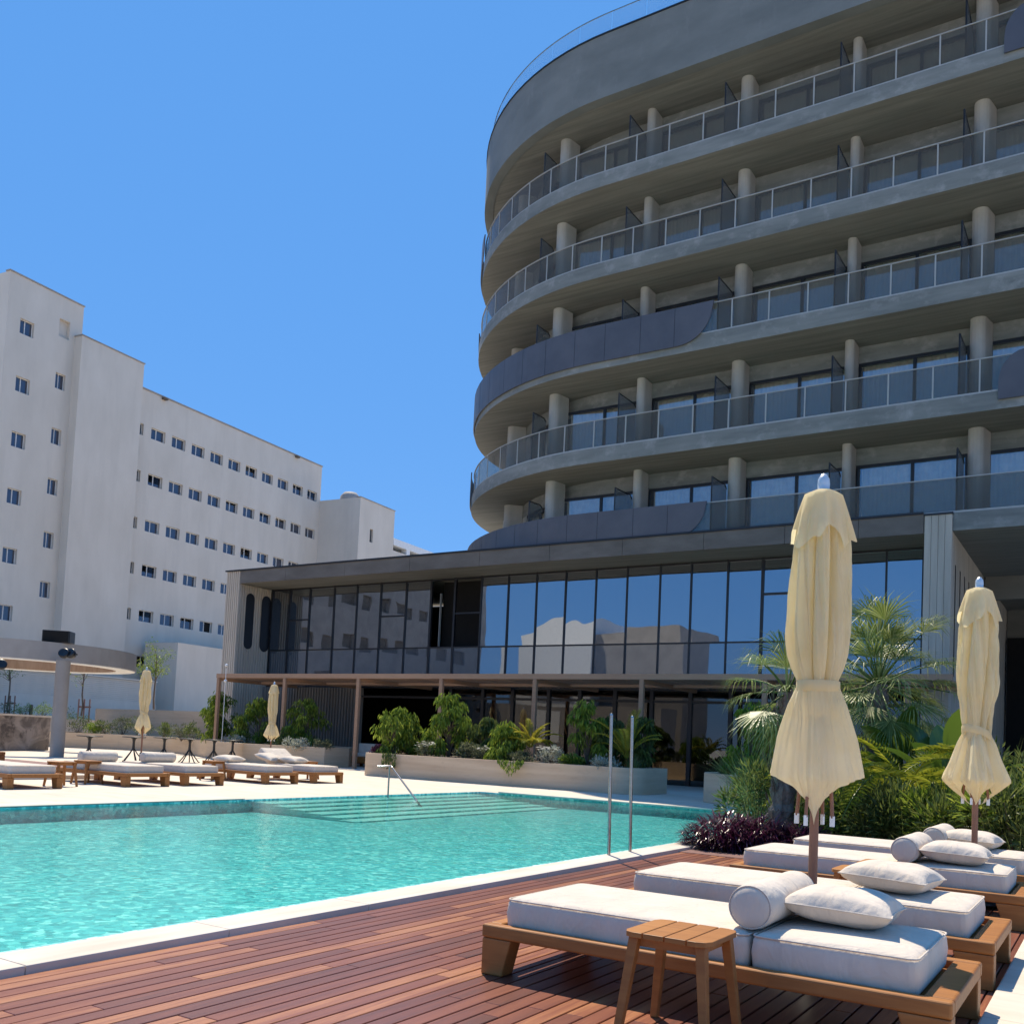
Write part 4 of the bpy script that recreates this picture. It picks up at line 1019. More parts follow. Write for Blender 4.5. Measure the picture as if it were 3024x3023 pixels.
# side tables
def make_table():
    r = empty('side_table'); s = 0.37; h = 0.42
    n = 4; w = s/n
    for k in range(n):
        x0, x1 = k*w+0.0025, (k+1)*w-0.0025; c = 0.05
        if k == 0: poly = [(x0+c, 0), (x1, 0), (x1, s), (x0+c, s), (x0+c*.3, s-c*.3), (x0, s-c), (x0, c), (x0+c*.3, c*.3)]
        elif k == n-1: poly = [(x0, 0), (x1-c, 0), (x1-c*.3, c*.3), (x1, c), (x1, s-c), (x1-c*.3, s-c*.3), (x1-c, s), (x0, s)]
        else: poly = [(x0, 0), (x1, 0), (x1, s), (x0, s)]
        MB().prism(poly, h-0.022, h).build('top_slat', M['teak'], r, bevel=0.003)
    ap = MB(); i = 0.055
    ap.box(i, s-i, i, i+0.02, h-0.062, h-0.0225); ap.box(i, s-i, s-i-0.02, s-i, h-0.062, h-0.0225); ap.box(i, i+0.02, i+.021, s-i-.021, h-0.062, h-0.0225); ap.box(s-i-0.02, s-i, i+.021, s-i-.021, h-0.062, h-0.0225)
    ap.build('apron', M['teak'], r)
    for sx in (0, 1):
        for sy in (0, 1):
            tx, ty = (0.045 if sx == 0 else s-0.045), (0.045 if sy == 0 else s-0.045)
            bx, by = (0.0 if sx == 0 else s), (0.0 if sy == 0 else s)
            a, b_ = 0.021, 0.016
            MB().hexa([(bx-b_, by-b_, 0), (bx+b_, by-b_, 0), (bx+b_, by+b_, 0), (bx-b_, by+b_, 0), (tx-a, ty-a, h-0.023), (tx+a, ty-a, h-0.023), (tx+a, ty+a, h-0.023), (tx-a, ty+a, h-0.023)]).build('leg', M['teak'], r, bevel=0.004)
    return r
tb = make_table(); TG = 'slatted teak side tables'
for i, (x, y, z, rz, lb) in enumerate([(-1.672, 3.52, 0, 0, 'slatted teak side table standing in front of the nearest lounger'), (-1.585, 6.47, 0, 0, 'left one of two slatted tables between the second and third loungers'), (-1.55, 7.03, 0, 0, 'right one of two slatted tables, behind the other, against the third lounger'),
        (-15.9, 10.32, T, 0.1, 'teak stool standing left of the loungers under the left far parasol'), (-16.4, 13.6, T, 0, 'teak stool between two loungers before the bistro tables across the pool'), (-16.6, 16.62, T, 0, 'teak stool half hidden behind the lounger with the raised backrest'), (-15.4, 9.5, T, 0, 'teak stool half hidden behind the lounger at the left picture edge')]):
    o = tb if i == 0 else copy_tree(tb); o.location = (x, y, z); o.rotation_euler.z = rz; tag(o, lb, 'side table', TG)

# ================================================================== parasols (closed)
def make_parasol(seed, flare=1.0, K=4, strap_z=1.53, twist=0.0, label='', ragged=0.0):
    rr = random.Random(seed); r = empty('parasol')
    MB().lathe([(0.024, 0.0), (0.024, 2.6)], 16).build('pole', M['pole_wood'], r)
    MB().lathe([(0.30, 0.0), (0.30, 0.05), (0.05, 0.06), (0.045, 0.3), (0.001, 0.3)], 28).build('base', M['black_metal'], r)
    fn = MB().lathe([(0.037, 2.585), (0.036, 2.60), (0.031, 2.605), (0.033, 2.63), (0.03, 2.66), (0.015, 2.685), (0.001, 2.692)], 20).build('finial', M['finial'], r)
    # bound canopy: eight pleats
    prof = [(2.56, 0.07), (2.50, 0.10), (2.40, 0.135), (2.25, 0.150), (2.0, 0.158), (1.8, 0.160), (1.7, 0.150), (1.62, 0.132), (strap_z+0.03, 0.108), (strap_z-0.05, 0.103)]
    N = 288; R = []
    ph = [rr.uniform(-0.22, 0.22) for _ in range(8)]; am = [rr.uniform(0.6, 1.3) for _ in range(8)]
    wv = [(rr.randint(9, 23), rr.uniform(0, 6.3), rr.uniform(2, 9), rr.uniform(0.008, 0.026)) for _ in range(9)]+[(rr.randint(22, 44), rr.uniform(0, 6.3), rr.uniform(6, 26), rr.uniform(0.004, 0.010)) for _ in range(10)]
    def crumple(a, z): return 1+sum(q*sin(k_*a+p_+f_*z) for k_, p_, f_, q in wv)
    def fold(a, depth, tw):
        a = a+tw; a += 0.22*sin(2*a+seed)+0.13*sin(3*a+2*seed); k = int((a % (2*pi))/(2*pi)*8) % 8; u = ((a % (2*pi))/(2*pi)*8) % 1
        s = abs(sin(pi*(u+ph[k]*u*(1-u)*2)))**0.5
        fine = 0.2*sin(2*pi*u*2+ph[k]*9)*s
        return 1-depth*(1-s)*am[k]+depth*0.35*fine*am[k]
    for i, (z, rad) in enumerate(prof):
        pass
    nz = 40; zt_, zb_ = prof[0][0], prof[-1][0]
    def prof_r(P, z):
        for (a, ra), (b_, rb) in zip(P, P[1:]):
            if a >= z >= b_: u = (a-z)/(a-b_); return ra+(rb-ra)*u
        return P[-1][1]
    for i in range(nz+1):
        z = zt_+(zb_-zt_)*i/nz; rad = prof_r(prof, z); dep = 0.12+0.40*min(1, i/10)
        if i > nz-3: dep *= 0.6
        row_ = [rad*fold(2*pi*k/N, dep, twist*i/nz)*crumple(2*pi*k/N, z) for k in range(N)]
        R.append([(row_[k]*cos(2*pi*k/N), row_[k]*sin(2*pi*k/N), z) for k in range(N)])
    can = MB().rings(R, True, False, False, True).build('canopy', M['parasol'], r)
    # strap
    if not ragged:
        R = [[(q*cos(2*pi*k/48), q*sin(2*pi*k/48), z) for k in range(48)] for q, z in ((0.112, strap_z+0.025), (0.1135, strap_z+0.022), (0.1135, strap_z-0.03), (0.110, strap_z-0.034))]
    else:
        R = [[(q*cos(2*pi*k/48), q*sin(2*pi*k/48), z+0.05*cos(2*pi*k/48+2.2)) for k in range(48)] for q, z in ((0.112, strap_z+0.03), (0.116, strap_z+0.02), (0.116, strap_z-0.02), (0.11, strap_z-0.034))]
    MB().rings(R, True, False, False, True).build('strap', M['parasol'], r)
    # skirt below the strap: folds that swing out and come to points at the rib ends
    th0 = radians(-78)
    R = []; nz = 30
    for i in range(nz+1):
        u = i/nz; ring_ = []
        for k in range(N):
            a = 2*pi*k/N
            c4 = abs(cos((a-th0)*K/2))                  # 1 on the panel tips
            zlow = 0.785+(0.24*(1-c4**1.3)*(1+0.35*ragged*sin(a*3+seed)) if K == 4 else 0.265*abs(sin(a-th0)))
            z = strap_z+0.01+(zlow-strap_z-0.01)*u
            zz = (strap_z+0.01-z)/(strap_z+0.01-0.785)
            prof2 = [(0, 0.104), (0.15, 0.150), (0.4, 0.205), (0.64, 0.235*flare), (0.68, 0.236*flare), (0.80, 0.165*flare), (0.9, 0.095*flare), (1.0, 0.045)]
            for (pa, ra), (pb, rb) in zip(prof2, prof2[1:]):
                if pa <= zz <= pb+1e-6: rad = ra+(rb-ra)*(zz-pa)/(pb-pa); break
            sq = 0.74+0.26*c4 if K == 4 else (1-min(1, zz*4))+min(1, zz*4)*1.02/sqrt((cos(a-th0)/0.56)**2+(sin(a-th0))**2)
            fo = 1-((0.10+0.12*ragged) if K == 4 else 0.035)*abs(sin(a*8+0.4*sin(a*2+seed)))*(1-0.55*c4)-0.03*sin(a*5+seed)*u
            rad = rad*sq*fo*(crumple(a, z*1.3) if K == 4 else 1+0.45*(crumple(a, z*1.3)-1))
            ring_.append((rad*cos(a), rad*sin(a), z))
        R.append(ring_)
    MB().rings(R, True, False, False, True).build('skirt', M['parasol'], r)
    # vent cap with a drooping scalloped hem
    R = []
    for i in range(15):
        u = i/14; ring_ = []
        for k in range(N):
            a = 2*pi*k/N; c8 = abs(cos((a-th0)*4)); 
            zlow = 2.335+0.045*sin((a-th0)*4+0.6)*(1 if not ragged else 1.3)-0.05*(c8**4)
            z = 2.597+(zlow-2.597)*u**1.15
            rad = 0.045+0.055*min(1, u*7)+(0.172-0.10)*max(0, u-0.14)/0.86
            rad *= 1-0.16*u*abs(sin((a-th0)*4))**1.5+0.045*u*sin(a*13+seed)
            ring_.append((rad*cos(a), rad*sin(a), z))
        R.append(ring_)
    MB().rings(R, True, True, False, True).build('vent_cap', M['parasol'], r)
    for k in range(8):
        a = 2*pi*k/8+th0+pi/8; q0, q1 = 0.05, 0.10 if k % 2 else 0.065
        MB().tube([(0.03*cos(a), 0.03*sin(a), 2.5), (q0*cos(a), q0*sin(a), strap_z), (q1*cos(a), q1*sin(a), 0.83 if k % 2 else 0.98)], 0.010, 6).build('rib', M['pole_wood'], r)
        if k % 2 == 0: continue
        MB().box(-0.011, 0.011, -0.007, 0.007, 0.785, 0.84).build('rib_tip', M['white_paint'], r)
        t_ = [c for c in kids(r) if c.name.startswith('rib_tip')][-1]; t_.location = (q1*cos(a), q1*sin(a), 0); t_.rotation_euler.z = a
    return r
UG = 'closed cream parasols'
pa = make_parasol(5, 1.02, 2); pa.location = (-1.36, 5.2, 0)
tag(pa, 'largest closed cream parasol, standing between the two nearest loungers', 'parasol', UG)
pb = make_parasol(12, 1.12, 4, 1.37, 0.7, ragged=1.0); pb.location = (-0.985, 8.78, 0.03); tag(pb, 'closed cream parasol at the right picture edge, between the two farthest deck loungers', 'parasol', UG)
pc = make_parasol(23, 1.1, 4, 1.40, 0.5, ragged=0.7); pc.location = (-23.77, 17.56, T); pc.scale = (1, 1, 1.04); tag(pc, 'closed cream parasol across the pool beside the ring canopy column', 'parasol', UG)
pd = make_parasol(31, 1.1, 4, 1.33, -0.4, ragged=0.8); pd.location = (-22.79, 21.61, T); pd.rotation_euler.z = 0.8; tag(pd, 'closed cream parasol across the pool before the pergola end', 'parasol', UG)

# ================================================================== pool rails
lad = tag(empty('pool_grab_rail', (-4.43, 9.22, 0)), 'pair of upright polished steel grab rails on the near pool edge', 'grab rail')
for y in (8.97, 9.48):
    MB().tube([(0.015, y-9.22, -0.3), (0.0, y-9.22, 0.0), (-0.035, y-9.22, 1.47)], 0.018, 14).build('rail', M['steel'], lad)
    MB().lathe([(0.018, 1.47), (0.019, 1.485), (0.014, 1.50), (0.001, 1.505)], 14, (-0.035, y-9.22)).build('rail_end', M['steel'], lad)
hr = tag(empty('handrail', (-11.61, 14.04, 0)), 'bent steel handrail descending the pool steps', 'handrail')
MB().tube([(0.0, 0, -0.05), (0.0, 0, 0.58)], 0.017, 12).build('post', M['steel'], hr)
MB().tube([(-0.16, -0.16, 0.585), (0, 0, 0.60), (0.06, -0.02, 0.595), (0.10, -0.03, 0.57), (1.22, -0.42, -0.16)], 0.017, 12).build('rail', M['steel'], hr)

# bistro tables
def make_bistro():
    r = empty('bistro_table')
    MB().lathe([(0.001, 0.725), (0.33, 0.725), (0.34, 0.735), (0.34, 0.745), (0.33, 0.752), (0.001, 0.752)], 32).build('top', M['black_metal'], r)
    MB().lathe([(0.042, 0.36), (0.036, 0.60), (0.055, 0.68), (0.11, 0.724)], 12).build('stem', M['black_metal'], r)
    for k in range(5):
        a = 2*pi*k/5+0.3
        MB().tube([(0.02*cos(a), 0.02*sin(a), 0.40), (0.10*cos(a), 0.10*sin(a), 0.27), (0.30*cos(a), 0.30*sin(a), 0.02), (0.34*cos(a), 0.34*sin(a), 0.012)], 0.018, 6).build('leg', M['black_metal'], r)
    return r
bt = make_bistro(); BT = 'black bistro tables behind the loungers'
order = ['first', 'second', 'third', 'fourth', 'fifth', 'sixth']
for i, (px_, py_, lb) in enumerate([(166, 1439, 'black bistro table nearest the ring canopy column'), (250, 1437, 'black bistro table right behind the left far parasol'), (308, 1436, 'black bistro table just right of the left far parasol'),
        (356, 1438, 'black bistro table in the middle of the cluster of three, left one'), (402, 1439, 'black bistro table of the cluster of three, middle one'), (437, 1438, 'rightmost black bistro table, nearest the right far parasol')]):
    x, y = gnd(px_, py_)
    o = bt if i == 0 else copy_tree(bt); o.location = (x, y, T); o.rotation_euler.z = i*0.7; tag(o, lb, 'bistro table', BT)
# slim pale pole at the pergola end
pl_ = tag(empty('slim_pole', (-27.35, 23.55, T)), 'slim white pole with small lamps beside the left pergola post', 'pole')
MB().lathe([(0.013, 0), (0.013, 3.3)], 10).build('mast', M['white_paint'], pl_)
for z in (2.85, 3.42): MB().lathe([(0.001, -0.06), (0.06, -0.03), (0.06, 0.03), (0.001, 0.06)], 12).build('lamp', M['white_paint'], pl_).location = (0.0, 0, z)

# ================================================================== vegetation
def rdir(rg, zbias=0.0):
    while True:
        v = Vector((rg.uniform(-1, 1), rg.uniform(-1, 1), rg.uniform(-1, 1)))
        if 0.05 < v.length < 1: break
    v.normalize(); v.z += zbias; return v.normalized()
VM = {}
def plant(name, label, cat, loc, parts, rz=0.0, sc=1.0, group=None):
    """parts: list of (part name, MB, material)"""
    r = tag(empty(name, loc, rz), label, cat, group); r.scale = (sc, sc, sc) if not isinstance(sc, tuple) else sc
    for pn, mb, mt in parts: mb.build(pn, mt, r)
    return r
def droop_shrub(h, w, seed, nl=1500, leaf=0.17, lw=0.042, squash=0.9):
    rg = random.Random(seed); lf = MB(); stm = MB()
    clumps = []
    for k in range(26):
        z = h*(0.16+0.84*(k+rg.random())/26); u = z/h
        rad = w*0.5*(sin(pi*min(1, (u*0.86+0.12)))**0.65)*rg.uniform(0.3, 1.12)
        a = rg.uniform(0, 2*pi); clumps.append(Vector((rad*cos(a), rad*sin(a), z-0.04*h)))
    for c_ in clumps:
        stm.tube([(0, 0, 0), (c_.x*0.3, c_.y*0.3, c_.z*0.6), tuple(c_)], [0.012, 0.009, 0.004], 5)
        R_ = w*rg.uniform(0.09, 0.2)
        for _ in range(int(nl/26*rg.uniform(0.4, 1.5))):
            d = rdir(rg, 0.1); p_ = c_+d*R_*rg.random()**0.45
            ld_ = Vector((d.x*0.6, d.y*0.6, -0.75+rg.uniform(-0.35, 0.45)))
            lf.leaf(p_, ld_, Vector((d.x, d.y, 0.6)), leaf*rg.uniform(0.65, 1.2), lw*rg.uniform(0.8, 1.2), 0.35)
    return lf, stm
def round_shrub(h, w, seed, nl=900, leaf=0.07, lw=0.035):
    rg = random.Random(seed); lf = MB(); stm = MB()
    for k in range(15):
        a = rg.uniform(0, 2*pi); u = rg.random(); rad = w*0.5*sqrt(rg.random())*0.85
        c_ = Vector((rad*cos(a), rad*sin(a), h*(0.25+0.7*u*(1-0.5*(2*rad/w)**2)))); R_ = w*rg.uniform(0.12, 0.22)
        stm.tube([(0, 0, 0), (c_.x*0.5, c_.y*0.5, c_.z*0.5), tuple(c_)], [0.01, 0.007, 0.003], 4)
        for _ in range(nl//15):
            d = rdir(rg, 0.2); p_ = c_+d*R_*rg.random()**0.4
            lf.leaf(p_, d+Vector((0, 0, 0.4)), rdir(rg, 0.5), leaf*rg.uniform(0.6, 1.3), lw*rg.uniform(0.7, 1.2), 0.2)
    return lf, stm
def grass(h, w, seed, n=160, width=0.012, droop=1.3):
    rg = random.Random(seed); lf = MB()
    for _ in range(n):
        a = rg.uniform(0, 2*pi); q = w*0.16*sqrt(rg.random()); tilt = rg.uniform(0.05, 0.9)
        lf.blade((q*cos(a), q*sin(a), 0), (cos(a)*tilt, sin(a)*tilt, 1), h*rg.uniform(0.6, 1.25), width, rg.uniform(0.5, droop), 5)
    return lf
def flowers(h, w, seed, n=60):
    rg = random.Random(seed); pe = MB()
    for _ in range(n):
        a = rg.uniform(0, 2*pi); q = w*0.5*sqrt(rg.random()); c_ = Vector((q*cos(a), q*sin(a), h*(0.72+0.4*rg.random()*(1-q/w))))
        for k in range(5):
            b_ = 2*pi*k/5+a; pe.leaf(c_, (cos(b_), sin(b_), 0.25), Vector((0, 0, 1)), 0.05, 0.045, 0.2)
    return pe
def frond_palm(h, n, L, seed, wl=0.22, rise=(0.5, 1.3), leafl=0.2):
    """arching pinnate fronds"""
    rg = random.Random(seed); lf = MB(); rb = MB()
    for i in range(n):
        a = 2*pi*i/n+rg.uniform(-0.25, 0.25); el = rg.uniform(*rise); d = Vector((cos(a)*cos(el), sin(a)*cos(el), sin(el)))
        p_ = Vector((0.03*cos(a), 0.03*sin(a), h)); pts = [tuple(p_)]; seg = 16; ll = L*rg.uniform(0.8, 1.15)
        for k in range(seg):
            d = (d+Vector((0, 0, -0.105*rg.uniform(0.7, 1.25)))).normalized(); p_ = p_+d*ll/seg; pts.append(tuple(p_))
            if k >= 2:
                side = d.cross(Vector((0, 0, 1))).normalized(); up_ = side.cross(d)
                u = k/seg; q = leafl*(sin(pi*min(1, 0.15+u*0.85))**0.6)
                for sg in (1, -1):
                    for j in range(2):
                        pp = p_-d*(ll/seg*0.5*j)
                        lf.leaf(pp, side*sg*0.85+d*0.55+up_*0.28+Vector((0, 0, rg.uniform(-.1, .05))), up_, q*rg.uniform(0.85, 1.1), 0.021, 0.3)
        rb.tube(pts, [0.012]+[0.009]*(len(pts)-2)+[0.003], 5)
    return lf, rb
def fan_leaf(mb, tips, base, d, up_, R_, rg, nseg=32, spread=2.5):
    d = d.normalized(); side = d.cross(up_).normalized(); up_ = side.cross(d)
    for k in range(nseg):
        t_ = -spread/2+spread*k/(nseg-1); dd = (d*cos(t_)+side*sin(t_)+up_*(0.10*(k % 2)))
        L = R_*(0.78+0.22*cos(t_))*rg.uniform(0.9, 1.08)
        w = side*cos(t_)-d*sin(t_); p0 = base; p1 = base+dd*L*0.42; p2 = p1+(dd+rdir(rg)*0.12+Vector((0, 0, -0.2))).normalized()*L*0.34; p3 = p2+(dd+rdir(rg)*0.3+Vector((0, 0, -1.3*rg.uniform(0.2, 1.6)))).normalized()*L*0.42
        ww = 2*R_*0.5*sin(spread/(nseg-1)/2)*0.85
        mb.add([tuple(p0), tuple(p1-w*ww*0.5), tuple(p1+w*ww*0.5), tuple(p2-w*ww*0.3), tuple(p2+w*ww*0.3), tuple(p3)], [(0, 1, 2), (1, 3, 4, 2), (3, 5, 4)])
def fan_palm(trunk_h, n, R_, seed, pet=0.55, lo_el=-0.6, hi_el=1.35, tr=0.15, skirt=True):
    rg = random.Random(seed); lf = MB(); pt_ = MB(); tk = MB()
    rings_ = []
    nz = 22
    for i in range(nz+1):
        u = i/nz; rr = tr*(1.15-0.25*u)*(1+0.12*((i*7) % 3-1))
        rings_.append([(rr*(1+0.10*rg.uniform(-1, 1))*cos(2*pi*k/14)+0.05*sin(u*2), rr*(1+0.10*rg.uniform(-1, 1))*sin(2*pi*k/14), trunk_h*u) for k in range(14)])
    tk.rings(rings_, True, False, True, False)
    for i in range(int(trunk_h*60)):                   # ragged leaf bases up the trunk
        a = rg.uniform(0, 2*pi); z = rg.uniform(0.02, trunk_h); q = tr*(1.1-0.2*z/trunk_h)
        tk.leaf((q*cos(a), q*sin(a), z), (cos(a)*0.45, sin(a)*0.45, 1), Vector((cos(a), sin(a), 0)), rg.uniform(0.12, 0.2), 0.05, 0.1)
    top = Vector((0.05*sin(2), 0, trunk_h))
    for i in range(n):
        a = i*2.399+rg.uniform(-0.2, 0.2); u = (i+0.5)/n; el = hi_el+(lo_el-hi_el)*u; 
        d = Vector((cos(a)*cos(el), sin(a)*cos(el), sin(el))); L = pet*rg.uniform(0.55, 1.3)
        p1 = top+d*L*0.6; d2 = (d+Vector((0, 0, -0.18))).normalized(); p2 = p1+d2*L*0.4
        pt_.tube([tuple(top), tuple(p1), tuple(p2)], [0.016, 0.012, 0.009], 5)
        fan_leaf(lf, None, p2, (d2+Vector((0, 0, -0.15))), Vector((0, 0, 1)) if abs(el) < 1.2 else Vector((cos(a), sin(a), 0)), R_*rg.uniform(0.85, 1.15), rg)
    return lf, pt_, tk
def broad_plant(n, L, Wd, seed):
    rg = random.Random(seed); lf = MB(); stm = MB()
    for i in range(n):
        a = 2*pi*i/n+rg.uniform(-.3, .3); el = rg.uniform(0.7, 1.35); d = Vector((cos(a)*cos(el), sin(a)*cos(el), sin(el))); pl = L*rg.uniform(0.5, 0.9)
        p0 = Vector((0, 0, 0)); p1 = p0+d*pl; stm.tube([tuple(p0), tuple(p0+d*pl*0.5), tuple(p1)], [0.02, 0.014, 0.01], 5)
        side = d.cross(Vector((0, 0, 1))).normalized(); R = []; dd = d.copy(); p_ = p1.copy(); m_ = 9; ll = L*rg.uniform(0.7, 1.0)
        for k in range(m_+1):
            u = k/m_; ww = Wd*0.5*sin(pi*min(0.98, 0.06+u*0.94))**0.7; nrm = side.cross(dd)
            R.append([tuple(p_-side*ww+nrm*ww*0.25), tuple(p_), tuple(p_+side*ww+nrm*ww*0.25)])
            p_ = p_+dd*ll/m_; dd = (dd+Vector((0, 0, -0.13))).normalized()
        lf.rings(R, False, smooth=True)
    return lf, stm
def strappy(n, h, w, seed):
    rg = random.Random(seed); lf = MB()
    for _ in range(n):
        a = rg.uniform(0, 2*pi); q = w*0.5*sqrt(rg.random()); z = h*rg.uniform(0.05, 0.85)*(1-0.6*(2*q/w)**2); el = rg.uniform(-0.2, 1.0); b_ = a+rg.uniform(-0.8, 0.8)
        lf.blade((q*cos(a), q*sin(a), z), (cos(b_)*cos(el), sin(b_)*cos(el), sin(el)), rg.uniform(0.12, 0.24), 0.022, rg.uniform(0.6, 1.6), 4)
    return lf

# -- middle planter
def place(fn, px_, Y, zb, name, label, cat, sc=1.0, rz=0.0, group=None):
    x = aty(px_, 1430, Y)[0]
    return plant(name, label, cat, (x, Y, zb), fn, rz, sc, group)
ZP = 0.60
def ds(h, w, seed, mat='droop', **k):
    lf, s_ = droop_shrub(h, w, seed, **k); return [('foliage', lf, G[mat]), ('stems', s_, M['twig'])]
def rs_(h, w, seed, mat='grey', **k):
    lf, s_ = round_shrub(h, w, seed, **k); return [('foliage', lf, G[mat]), ('stems', s_, M['twig'])]
SG = 'shrubs in the middle planter'
place(ds(1.42, 1.25, 1, nl=1700), 742, 21.3, ZP, 'drooping_shrub', 'drooping green shrub at the left end of the middle planter', 'shrub', group=SG)
place(ds(1.25, 1.0, 19), 768, 21.8, ZP, 'drooping_shrub', 'loose green shrub behind the left end of the middle planter', 'shrub', group=SG)
place(ds(1.86, 1.15, 2, nl=2300), 846, 21.4, ZP, 'drooping_shrub', 'tallest drooping shrub of the middle planter, beside the pergola post', 'shrub', group=SG)
place(ds(1.25, 0.9, 3, 'dark'), 913, 21.9, ZP, 'dark_shrub', 'dark shrub near the glass in the middle planter', 'shrub', group=SG)
place(ds(1.0, 1.2, 4, nl=1700), 948, 21.2, ZP, 'drooping_shrub', 'low bushy green shrub in front of the yellow fronds', 'shrub', group=SG)
lf, rb = frond_palm(0.45, 15, 0.85, 6, rise=(0.8, 1.45), leafl=0.16)
place([('foliage', lf, G['yellow']), ('stems', rb, G['yellow'])], 1000, 21.4, ZP, 'yellow_palm', 'yellow green feathery palm in the middle of the long planter', 'palm')
place(ds(1.68, 1.15, 7, nl=2200), 1108, 21.3, ZP, 'drooping_shrub', 'broad drooping shrub at the right of the middle planter', 'shrub', group=SG)
place(ds(1.3, 0.9, 8, 'dark'), 1150, 21.7, ZP, 'dark_shrub', 'dark shrub left of the grab rails behind the planter wall', 'shrub', group=SG)
lf, rb = frond_palm(0.3, 13, 1.25, 9, rise=(0.9, 1.45), leafl=0.16)
place([('foliage', lf, G['yellow']), ('stems', rb, G['yellow'])], 1182, 21.3, ZP, 'yellow_palm', 'yellow feathery palm behind the steel grab rails', 'palm')
place(ds(1.35, 0.8, 10, 'dark'), 1212, 21.8, ZP, 'dark_shrub', 'dark shrub at the right end of the middle planter', 'shrub', group=SG)
for i, (px_, w, h, lb) in enumerate(((805, 0.75, 0.42, 'white flowering plant between the two left shrubs of the middle planter'), (1035, 0.8, 0.45, 'silver white flowering plant below the yellow palm'), (912, 0.45, 0.38, 'small white flowering plant left of the low bushy shrub'))):
    lf, s_ = round_shrub(h, w, 40+i, 700, 0.08, 0.02)
    place([('foliage', lf, G['silver' if i == 1 else 'grey']), ('stems', s_, M['twig']), ('blossom', flowers(h*1.15, w*0.9, 50+i, (60, 40, 22)[i]), M['petal'])], px_, 20.85, ZP-0.02, 'flowering_plant', lb, 'flower')
for i, (px_, mt, w, h, lb) in enumerate(((885, 'grey', 0.8, 0.42, 'grey green low shrub right of the tallest shrub'), (1075, 'droop', 0.6, 0.3, 'low green shrub left of the broad drooping shrub'), (1142, 'silver', 0.75, 0.26, 'silver ground shrub at the planter rim near the rails'), (985, 'grey', 0.7, 0.3, 'grey green shrub at the rim below the yellow palm'), (712, 'purple', 0.5, 0.25, 'small reddish plant at the left tip of the middle planter'))):
    place(rs_(h, w, 60+i, mt), px_, 20.8, ZP-0.02, 'low_shrub', lb, 'shrub', group=SG)
place([('foliage', grass(0.42, 0.5, 70, 140), G['grass'])], 1195, 20.85, ZP-0.02, 'grass_clump', 'grass clump at the right end of the middle planter', 'grass')
for i, (px_, Y, h, lb) in enumerate(((738, 20.22, 0.42, 'trailing plant hanging over the left end of the middle planter wall'), (967, 20.24, 0.40, 'trailing plant hanging over the middle planter wall below the bushy shrub'))):
    rg = random.Random(80+i); tr_ = MB()
    for _ in range(170):
        a = rg.uniform(-1, 1)*0.24*(1 if i == 0 else 1.6); z = 0.05-h*rg.random()*(1-abs(a)*(0.6 if i == 0 else 2.2)); tr_.leaf((a, -0.06-0.05*rg.random(), z), (rg.uniform(-.5, .5), -0.4, -0.9), Vector((0, -1, 0.2)), 0.10, 0.035, 0.3)
    x = aty(px_, 1430, Y)[0]; plant('trailing_plant', lb, 'plant', (x, Y, 0.69), [('foliage', tr_, G['droop' if i else 'dark'])])
# -- left planter
SL = 'shrubs in the left planter'
place(ds(1.9, 1.5, 21, nl=2200), 410, 24.6, ZP, 'drooping_shrub', 'drooping shrub below the left end of the pergola', 'shrub', group=SL)
place(ds(1.75, 1.35, 22, nl=2000), 486, 24.2, ZP, 'drooping_shrub', 'drooping shrub just left of the right far parasol', 'shrub', group=SL)
place(ds(1.7, 1.5, 23, nl=2000), 575, 24.3, ZP, 'drooping_shrub', 'rounded drooping shrub at the right end of the left planter', 'shrub', group=SL)
for i, (px_, w, h, mt, Y, lb) in enumerate(((142, 1.1, 1.0, 'dark', 27.2, 'dark bush right beside the ring canopy column'), (197, 1.1, 0.85, 'dark', 26.6, 'dark bush above the first bistro table'), (228, 1.0, 0.95, 'grey', 27, 'grey bush left of the left far parasol'),
        (262, 1.1, 0.9, 'dark', 26.5, 'dark bush behind the left far parasol'), (306, 0.75, 0.75, 'dark', 25.6, 'small dark bush right of the left far parasol'), (340, 0.8, 0.7, 'grey', 25.4, 'grey bush above the middle bistro tables'), (362, 0.8, 0.75, 'dark', 25.3, 'dark bush left of the drooping shrub at the pergola end'),
        (455, 0.9, 0.5, 'droop', 23.8, 'low green bush between two drooping shrubs'), (530, 1.0, 0.45, 'dark', 23.5, 'low dark bush right of the right far parasol'), (175, 0.8, 0.6, 'bright', 26.3, 'bright yellow green bush between two dark bushes'), (445, 0.5, 0.35, 'silver', 23.3, 'small silver plant at the rim below the pergola end'), (558, 0.9, 0.32, 'silver', 23.0, 'silver grey low plant at the right rim of the left planter'), (608, 0.7, 0.4, 'grey', 23.6, 'grey low plant at the right tip of the left planter'))):
    place(rs_(h, w, 100+i, mt), px_, Y, ZP-0.02, 'bush', lb, 'bush', group=SL)
for i, (px_, lb) in enumerate(((12, 'small grey bush on the raised bed at the left picture edge'), (45, 'small green bush left of the dark bollard'), (80, 'green bush right of the dark bollard'), (118, 'pale bush on the raised bed left of the canopy column'))):
    lf, s_ = round_shrub(0.75, 0.95, 120+i, 500, 0.08, 0.03)
    x, y, _ = aty(px_, 1350, 27.5); plant('bush', lb, 'bush', (x, y, 1.27), [('foliage', lf, G[('grey', 'droop', 'droop', 'grey')[i]]), ('stems', s_, M['twig'])], group='bushes on the raised bed')
x, y, _ = aty(58, 1345, 27.8); bl = tag(empty('bollard', (x, y, 1.28)), 'short dark bollard on the raised bed left of the canopy column', 'bollard')
MB().lathe([(0.09, 0), (0.09, 0.62), (0.07, 0.66), (0.001, 0.67)], 16).build('shaft', M['twig'], bl)
